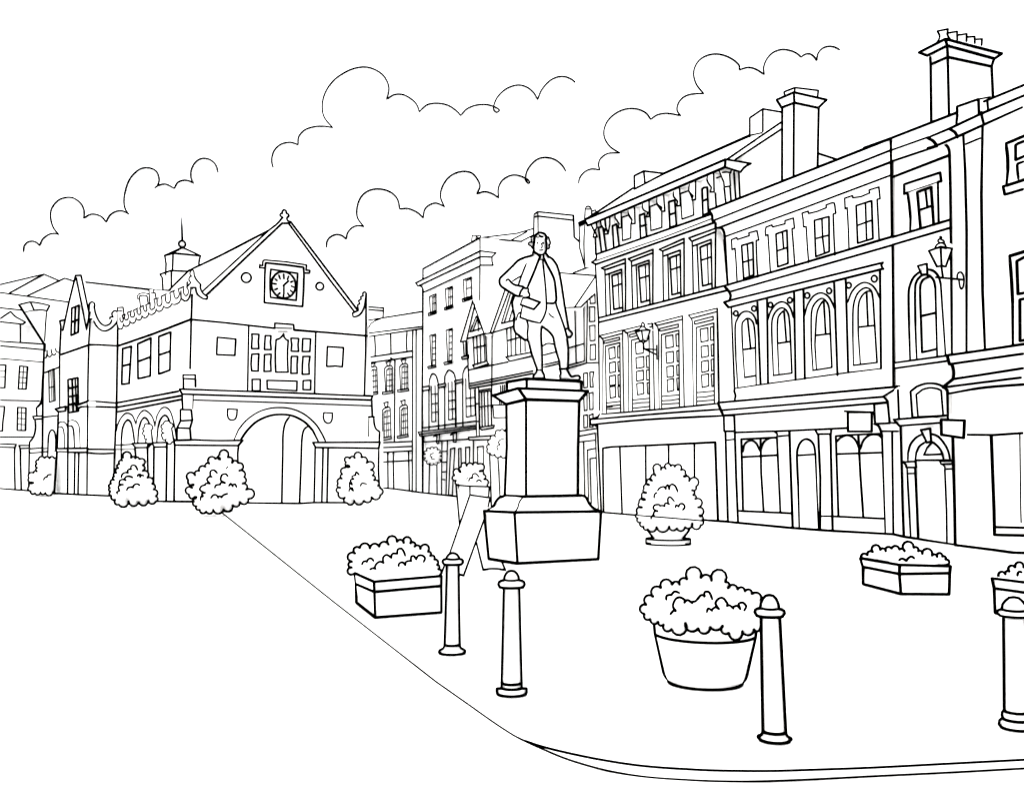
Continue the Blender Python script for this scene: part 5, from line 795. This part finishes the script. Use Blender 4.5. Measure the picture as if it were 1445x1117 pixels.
# round tub
T = thing('round_tub', 'round flared tub planter in the foreground beside the tall leaning bollard', 'planter', (1.65, 8.58, 0))
lathe(T, 'tub', 994.6, 8.58, [(73, 868), (72, 872), (70, 895), (58, 950), (56, 955), (53, 959), (48, 961)], 3.0, 'white_stone', rings=())
m = Mesh(); kk = 8.58/F
for yy, hw in ((894, 70), (960.8, 52)):
    o = at((994.6, yy), 8.58); m.ink([o+Vector((hw*kk*math.cos(z), hw*kk*math.sin(z), 0)) for z in [math.pi-.12+(math.pi+.24)*q_/24 for q_ in range(25)]], 2.9)
m.build('hoop', INK, T)
shrub('overflowing mound of leaves in the round foreground tub', 'u 100 620 78 600 *0.6 85 565 *0.55 110 535 *0.5 140 502 *0.6 182 490 210 490 238 470 *0.85 290 465 330 475 *0.85 382 480 392 503 428 508 455 515 482 525 515 550 535 575 525 620 512 655 490 658 445 665 *0.6 395 672 *0.5 372 645 *0.3 325 650 *0.5 280 655 232 635 *0.6 180 658 *0.5 150 640 130 630', 8.1,
    ['( u 160 548 u 162 532 u 180 528 ) ( u 178 530 u 192 516 u 210 522 )', '( u 175 602 u 185 590 u 195 585 ) ( u 195 590 u 185 570 u 195 545 u 212 538 u 230 548 ) ( u 228 558 u 240 548 u 258 560 ) ( u 255 555 u 270 552 u 280 540 ) ( u 278 545 u 290 530 u 305 532 ) ( u 302 535 u 305 518 u 322 520 u 333 546 )', '( u 312 594 u 318 580 u 332 588 ) ( u 330 585 u 345 575 u 358 582 ) ( u 356 580 u 345 560 u 358 542 u 375 542 u 390 562 ) ( u 388 570 u 398 568 u 412 580 ) ( u 408 576 u 425 570 u 438 582 ) ( u 435 575 u 432 562 u 448 558 u 460 572 u 452 588 )'], 2.6, c=12, tmax=30, bk=4, group='clipped shrubs growing in planters')
# urn
T = thing('urn_planter', 'squat footed urn planter in front of the plain panelled shopfront', 'planter', (3.6, 23, 0))
lathe(T, 'bowl', 942.8, 23, [(31, 742), (29, 748), (21, 759)], 2.2, 'white_stone')
m = Mesh(); lathe(T, 'foot', 942.8, 23, [(20, 759), (31, 759.6), (31, 766.6), (20, 766.7)], 1.7, 'white_stone', rings=(1, 2))
shrub('tall egg shaped shrub growing from the footed urn', 'i 590 1065 558 1045 535 1015 515 985 512 950 548 905 525 870 570 850 545 825 578 800 560 770 600 742 582 715 620 712 612 685 645 675 *0.1 630 635 *0.8 685 632 720 625 *0.75 757 605 785 610 *0.6 830 635 862 660 *0.6 850 680 890 715 *0.8 940 755 912 780 920 815 935 845 *0.65 955 905 985 960 965 965 985 1000 975 1035 *0.6 912 1022 860 1050 800 1058 745 1045 652 1050', 22.55,
    ['( i 635 838 i 638 812 i 655 798 )', ('x 899 726.6 x 945 730.3 x 990 734.2', 1.6), '( i 660 785 i 675 765 i 705 755 i 720 772 ) ( i 722 752 i 735 742 i 745 775 ) ( i 744 772 i 752 745 i 770 738 i 792 755 i 808 794 )', '( i 612 990 i 618 970 i 635 965 ) ( i 628 962 i 638 935 i 660 932 ) ( i 658 935 i 630 915 i 638 890 i 668 885 i 680 895 ) ( i 678 895 i 695 892 i 712 898 ) ( i 710 895 i 718 875 i 745 882 ) ( i 738 878 i 735 845 i 752 830 i 782 862 )', '( i 790 908 i 795 890 i 815 900 ) ( i 812 900 i 825 880 i 848 882 i 858 905 i 843 925 )'], 2.0, c=8, tmax=20, bk=3.5, group='clipped shrubs growing in planters')
# ================================================================ bollards
def bollard(label, cx, Y, prof, rings, lean, w):
    T = thing('bollard', label, 'bollard', tuple(ground((cx+lean, HZ+F*EYE/Y))), 'cast bollards round the square')
    i1, i2 = rings['cuts']
    lathe(T, 'cap', cx, Y, prof[:i1+1], w, 'white_metal', [r for r in rings['r'] if r <= i1], lean=0)
    fy = prof[-1][1]; ty = prof[0][1]; lx = lambda y: lean*(y-ty)/(fy-ty)
    lathe(T, 'shaft', cx+lx(prof[i1+1][1]), Y, prof[i1+1:i2+1], w, 'white_metal', [r-i1-1 for r in rings['r'] if i1 < r <= i2], lean=lx(prof[i2][1])-lx(prof[i1+1][1]))
    lathe(T, 'foot', cx+lx(prof[i2][1]), Y, prof[i2:], w, 'white_metal', [r-i2 for r in rings['r'] if r > i2], lean=lx(fy)-lx(prof[i2][1]))
fY = lambda y, r: F*EYE/(y-HZ)+r
Y = 9.86; yb = HZ+F*EYE/Y
bollard('slimmest bollard standing between the box planter and the sandwich board', 639, Y, [(.2, 779.8), (3, 780.3), (6, 782), (8.6, 785.5), (9.6, 788.2), (12.5, 788.6), (14.4, 790.5), (14.6, 793), (12.5, 795.5), (9, 796.8), (8.4, 797), (9.6, 860), (10.9, 908.8), (11, 911), (12.5, 914), (17.5, 916.6), (18.6, 918.2), (18.2, yb-1), (16, yb)], dict(r=[4, 8, 12, 17], cuts=(9, 12)), -1.0, 2.6)
Y = 8.15; yb = HZ+F*EYE/Y
bollard('straight bollard standing in front of the pedestal', 721.8, Y, [(.2, 804.8), (4, 805.5), (7.5, 808.5), (9.9, 813), (10.7, 818), (14.5, 818.5), (18, 821), (18.7, 824), (17, 827.5), (11.5, 829.4), (11, 829.8), (12.6, 900), (14.2, 962.5), (14.2, 969.5), (16, 970.5), (20.8, 970.8), (21.2, 971), (21.2, yb-1), (20.5, yb)], dict(r=[4, 8, 12, 13, 18], cuts=(9, 12)), .2, 2.8)
Y = 6.80; yb = HZ+F*EYE/Y
bollard('tallest bollard, leaning slightly, beside the round tub', 1086, Y, [(.2, 839), (5, 840), (9, 844), (12, 851), (13, 858), (17, 858.6), (20, 861), (20.6, 864), (18, 868), (13.5, 870), (13, 870.4), (14.4, 950), (15.8, 1031), (16.2, 1034), (18, 1037), (22.2, 1039), (22.8, 1041), (22.6, yb-1), (21, yb)], dict(r=[4, 8, 12, 18], cuts=(9, 12)), 7, 3.2)
Y = 7.1; yb = HZ+F*EYE/Y
bollard('bollard cut by the right edge of the picture in front of a planter', 1431, Y, [(.2, 842), (6, 843), (11, 847.5), (14.6, 853), (15.8, 860), (19, 861), (22, 863.5), (22, 866), (19, 868), (15.5, 869), (14, 873), (14.4, 940), (15, 1003), (17.5, 1006), (18, 1010), (17, 1014), (21, 1018), (22, yb-2), (20, yb)], dict(r=[4, 8, 12, 15, 18], cuts=(9, 12)), 3, 2.9)
# ================================================================ statue
C_, L_, R_ = [ground(p).y for p in px('s 385 993 s 243 970 s 783 972')]
T = thing('statue', 'statue of a man in a long coat holding a book, on a tall pedestal', 'statue', tuple(at((768, 790), 19.3)))
P_ = thing('pedestal', None, None, T.location); COL.objects.unlink(P_); bpy.data.objects.remove(P_)
def dd(a): return (L_+a*.3, C_+a, R_+a*.3)
ped = tower(T, 'pedestal', ['s 243 970 s 385 993 s 783 972', 's 220 735 s 370 742 s 797 737'], (dd(0), dd(-.02)), w=3.1)
tower(ped, 'plinth_moulding', ['s 220 735 s 370 742 s 797 737', 's 262 712 s 380 722 s 762 715', 's 295 670 s 398 680 s 722 672', 's 322 660 s 414 664 s 700 658'], (dd(-.02), dd(.1), dd(.2), dd(.25)), w=3.0, skip=(0, 1, 2), novert=True)
for s_, dl, a_ in (('( s 232 735 s 262 718 s 278 690 s 298 668 s 322 662 )', L_, .1), ('( s 370 742 s 385 722 s 395 690 s 412 668 )', C_, .1), ('( s 700 658 s 722 668 s 740 700 s 762 722 s 795 737 )', R_, .1)):
    m = Mesh(); m.ink([at(p, dl-.03) for p in px(s_)], 3.0 if dl != C_ else 1.8); m.build('moulding_edge', INK, ped)
tower(ped, 'shaft', ['s 322 660 s 427 664 s 683 660', 's 332 420 s 427 420 s 684 420', 's 330 210 s 427 188 s 690 195'], (dd(.25), dd(.25), dd(.25)), w=3.0, skip=(0, 1))
tower(ped, 'capital', ['s 330 210 s 427 186 s 690 195', 's 265 167 s 388 131 s 733 145'], (dd(.25), dd(.05)), w=3.0)
tower(ped, 'top_block', ['s 333 140 s 430 128 s 700 142', 's 333 101 s 430 84 s 700 98'], dd(.3), w=3.0, skip=(0,))
YS = (L_+R_)/2
body = ('A 478 372 ( A 380 400 A 290 440 A 200 530 A 100 625 A 55 670 A 42 720 A 65 780 A 150 840 A 240 895 ) ( A 225 940 A 210 1000 A 222 1090 B 240 160 B 232 250 B 235 320 B 255 370 ) B 330 425 ( B 370 460 B 410 462 ) ( B 428 490 B 465 640 B 535 840 ) '
        '( B 525 890 B 490 930 B 490 965 ) B 640 968 ( B 632 915 B 608 865 ) ( B 608 780 B 605 600 B 594 400 B 602 285 ) ( B 680 340 B 745 420 B 775 560 B 828 740 ) B 838 845 ( B 848 900 B 838 940 B 850 980 ) B 1000 988 ( B 1085 990 B 1105 960 B 1085 930 B 1040 932 B 990 940 B 955 890 ) B 930 840 ( B 945 840 B 950 600 B 935 450 ) '
        'B 940 425 ( B 975 425 B 1000 385 B 985 352 B 960 330 ) B 952 300 ( A 900 1010 A 860 740 A 830 590 ) ( A 800 500 A 745 425 A 690 390 ) A 655 345 ( A 662 300 A 662 200 A 665 130 ) ( A 640 92 A 590 76 A 545 85 A 508 120 ) ( A 498 160 A 488 250 A 492 310 ) A 485 340')
bl = [('( A 490 300 A 488 340 A 478 372 )', 2.4), ('( A 495 315 A 525 345 A 565 362 A 605 366 A 635 350 ) ( A 655 315 A 665 270 A 650 170 )', 2.2), ('( A 490 325 A 540 355 A 582 395 ) A 565 420 ( A 500 590 A 410 800 )', 3.0), ('A 625 370 A 622 400 ( A 660 480 A 745 640 A 772 730 A 788 880 A 790 960 A 765 1000 A 720 1005 ) A 668 1003', 3.0),
      ('( A 612 430 A 630 600 A 650 800 A 662 1000 ) ( A 662 1000 A 662 1060 B 655 80 B 625 165 B 580 240 )', 2.6), ('A 575 430 A 620 428', 2.0), ('( A 655 345 A 672 375 A 690 405 )', 2.6), ('( A 398 482 A 350 600 A 320 680 A 292 770 )', 2.4), ('A 325 645 A 218 712', 2.4),
      ('( A 130 710 A 145 692 A 170 695 A 200 730 A 240 760 A 300 775 ) ( A 300 775 A 350 785 A 380 805 A 412 805 )', 2.6), ('( A 360 802 A 325 845 A 305 905 )', 2.6), ('( A 412 805 A 425 820 A 422 850 A 440 885 A 430 918 A 365 932 )', 2.6), ('( A 240 895 A 300 912 A 345 908 )', 2.8),
      ('A 345 1045 B 315 165 ( B 400 195 B 480 220 ) B 580 240', 2.6), ('( B 315 95 B 285 130 B 265 205 )', 2.0), ('( A 785 990 B 800 30 B 850 160 B 905 320 B 935 440 )', 2.8), ('( B 692 108 B 725 148 B 765 170 )', 2.0), ('( B 400 198 B 420 270 B 412 380 B 418 450 )', 2.6),
      ('B 535 856 B 610 858', 2.0), ('B 830 842 B 950 836', 2.8), ('B 912 318 B 955 305', 2.2), ('( A 545 211 A 547 216 )', 2.4), ('( A 614 210 A 622 216 )', 2.6), ('( A 590 215 A 606 250 A 595 282 )', 1.7), ('A 568 309 A 612 303', 1.8), ('( A 500 140 A 508 180 A 500 240 A 488 255 )', 2.0)]
fig = puff(T, 'figure', body, YS, [(a_, b_*.82) for a_, b_ in bl], 2.3, mat='white_stone', c=9, tmax=19, step=5)
hl = '( A 508 125 A 470 125 A 460 160 A 465 200 ) ( A 435 203 A 422 225 A 440 245 ) ( A 452 245 A 468 268 A 485 290 ) A 492 240 ( A 505 190 A 500 160 A 512 140 )'
puff(fig, 'hair', hl, YS, [], 1.7, mat='white_stone', c=5, tmax=7, step=3, lift=.03)
puff(fig, 'hair', '( A 648 135 A 690 138 A 700 170 ) ( A 712 195 A 712 225 A 695 245 ) ( A 708 262 A 695 285 A 668 290 ) A 660 240 A 650 170', YS, [], 1.9, mat='white_stone', c=5, tmax=7, step=3, lift=.03)
puff(fig, 'hair', '( A 510 135 A 545 85 A 590 76 A 640 95 A 665 130 ) A 645 140 ( A 618 132 A 590 132 A 572 118 A 540 138 )', YS, [('( A 568 112 A 590 128 A 618 130 )', 2.2), ('( A 530 130 A 548 140 A 562 132 )', 1.3)], 2.2, mat='white_stone', c=5, tmax=7, step=3, lift=.04, ol=['( A 508 125 A 545 85 A 590 76 A 640 95 A 665 130 )'])
slab(fig, 'book', 'A 350 935 A 415 922 A 580 990 A 495 1085 A 318 1020', 0, pl=facing(YS-.38), th=.07, w=2.3, mat='white_stone', ink=False, lines=['A 360 930 A 415 930 A 580 990 A 495 1083 A 318 1022', ('A 318 1022 A 350 935', 1.6)])
# ================================================================ clouds
def cloud(label, segs, w):
    lines = ['( '+' '.join(segs[0][0]+' '+' '.join(z) for z in zip(*[iter(s[1].split())]*2))+' )' for s in segs]
    top = []
    for l in lines: top += px(l)
    xs = [p[0] for p in top]
    bot = [(x, y+26+10*math.sin(x*.05)) for x, y in reversed(top[::4])]
    T = puff(None, 'cloud', top+[(top[-1][0], top[-1][1]+14)]+bot+[(top[0][0], top[0][1]+14)], 240, [], w, mat='white_vapour', c=9, tmax=24, step=9, ol=lines)
    tag(T, label, 'cloud', 'outlined clouds')
cs = lambda k, *a: [(k, z) for z in a]
cloud('low cloud at the far left above the hipped roofs and the bell cupola', cs('C', '140 660 145 625 165 603 192 596 218 603 238 622', '238 622 255 585 290 558 325 550 353 557', '353 557 320 515 303 455 310 400 345 355 390 336 440 338 485 370 505 415 502 460', '502 460 535 438 570 435 610 450 637 482', '637 482 655 445 690 420 735 415 773 436', '773 436 748 395 745 330 765 250 800 195 850 160 900 158 940 180 955 225 945 262 928 277', '928 277 960 258 1000 256 1045 280', '1045 280 1065 245 1100 231 1135 235 1160 250', '1160 250 1145 215 1148 165 1175 120 1215 100 1260 108 1295 140 1308 185'), 1.7)
cloud('widest and highest cloud left of centre, with one big rounded billow', cs('D', '76 472 70 440 80 400 110 372 150 364 182 374', '182 374 185 340 210 312 250 298 290 296 330 302', '330 302 295 260 285 215 295 160 330 105 385 65 440 46 490 48 540 75 565 115 568 150 558 182', '558 182 590 162 630 162 670 185 690 210 697 235', '697 235 730 205 775 198 820 207 855 230 873 250', '873 250 900 222 940 206 985 204 1020 215 1038 228 1025 237 1013 222 1018 195 1035 165 1070 135 1115 121 1155 130 1185 155 1200 182', '1200 182 1215 145 1245 108 1280 88 1315 85 1345 97 1360 110'), 1.6)
cloud('middle cloud hanging just above the statue and the tall parapet house', cs('D', '303 810 305 785 320 765 345 755 370 760 387 775', '387 775 392 750 410 728 435 718 463 722', '463 722 435 685 433 640 450 595 485 568 530 562 575 575 605 605 615 647', '615 647 650 645 690 662 714 685', '714 685 720 650 740 630 770 622 805 638', '805 638 788 600 792 560 815 520 850 495 890 487 925 497 950 530 955 555 942 583', '942 583 975 573 1010 583 1034 600', '1034 600 1033 560 1050 525 1085 505 1120 505 1150 518 1167 533 1158 537 1148 515 1160 475 1195 438 1235 428 1275 438 1305 462 1320 487'), 1.8)
cloud('long cloud climbing to the right above the bracketed eaves', cs('E', '57 753 62 725 85 698 120 683 160 688', '160 688 153 660 165 630 200 608 258 606', '258 606 210 575 182 530 182 485 205 440 250 405 300 390 345 393 385 412 407 442', '407 442 440 420 490 413 553 425', '553 425 535 400 540 365 565 335 605 320 665 318', '665 318 630 275 615 225 625 180 655 145 700 127 750 128 800 148 835 178 838 202', '838 202 880 190 920 200 958 225', '958 225 955 190 970 150 1000 118 1045 103 1090 110 1120 125 1137 140', '1137 140 1155 127 1180 125 1200 138 1213 157', '1213 157 1218 125 1240 98 1270 88 1300 92 1325 105'), 1.7)
# ================================================================ camera and daylight
cam = bpy.data.cameras.new('camera'); co = bpy.data.objects.new('camera', cam); COL.objects.link(co)
cam.sensor_width = 36; cam.lens = 36*F/W0; cam.shift_y = (HZ-H0/2)/W0; cam.clip_end = 3000; cam.clip_start = .1
co.location = EYEP; co.rotation_euler = (math.pi/2, 0, 0); sc.camera = co
w = bpy.data.worlds.new('World'); sc.world = w; w.use_nodes = True
nt = w.node_tree; bg = nt.nodes['Background']; sky = nt.nodes.new('ShaderNodeTexSky'); sky.sky_type = 'NISHITA'; sky.sun_disc = False
EL, AZ = math.radians(38), math.radians(222)
sky.sun_elevation = EL; sky.sun_rotation = AZ; sky.dust_density = 4; sky.air_density = 1; sky.ozone_density = .5
mx = nt.nodes.new('ShaderNodeMix'); mx.data_type = 'RGBA'; mx.inputs[0].default_value = .9   # thick even overcast over the clear sky
nt.links.new(sky.outputs['Color'], mx.inputs[6]); mx.inputs[7].default_value = (7, 7, 7, 1)
nt.links.new(mx.outputs[2], bg.inputs['Color']); bg.inputs['Strength'].default_value = .15
sl = bpy.data.lights.new('sun', 'SUN'); so = bpy.data.objects.new('sun', sl); COL.objects.link(so)
sl.energy = 1.5; sl.angle = math.radians(80); sl.color = (1, .97, .92)
d = Vector((math.sin(AZ)*math.cos(EL), math.cos(AZ)*math.cos(EL), math.sin(EL)))
so.rotation_euler = d.to_track_quat('Z', 'Y').to_euler(); so.location = (0, -10, 30)
vs = sc.view_settings; vs.view_transform = 'Standard'; vs.look = 'None'; vs.gamma = 1; vs.exposure = EXPO; vs.use_curve_mapping = False
sc.render.film_transparent = False
try: sc.cycles.max_bounces = 6; sc.cycles.diffuse_bounces = 4; sc.cycles.pixel_filter_type = 'BLACKMAN_HARRIS'; sc.cycles.filter_width = 1.5
except Exception: pass
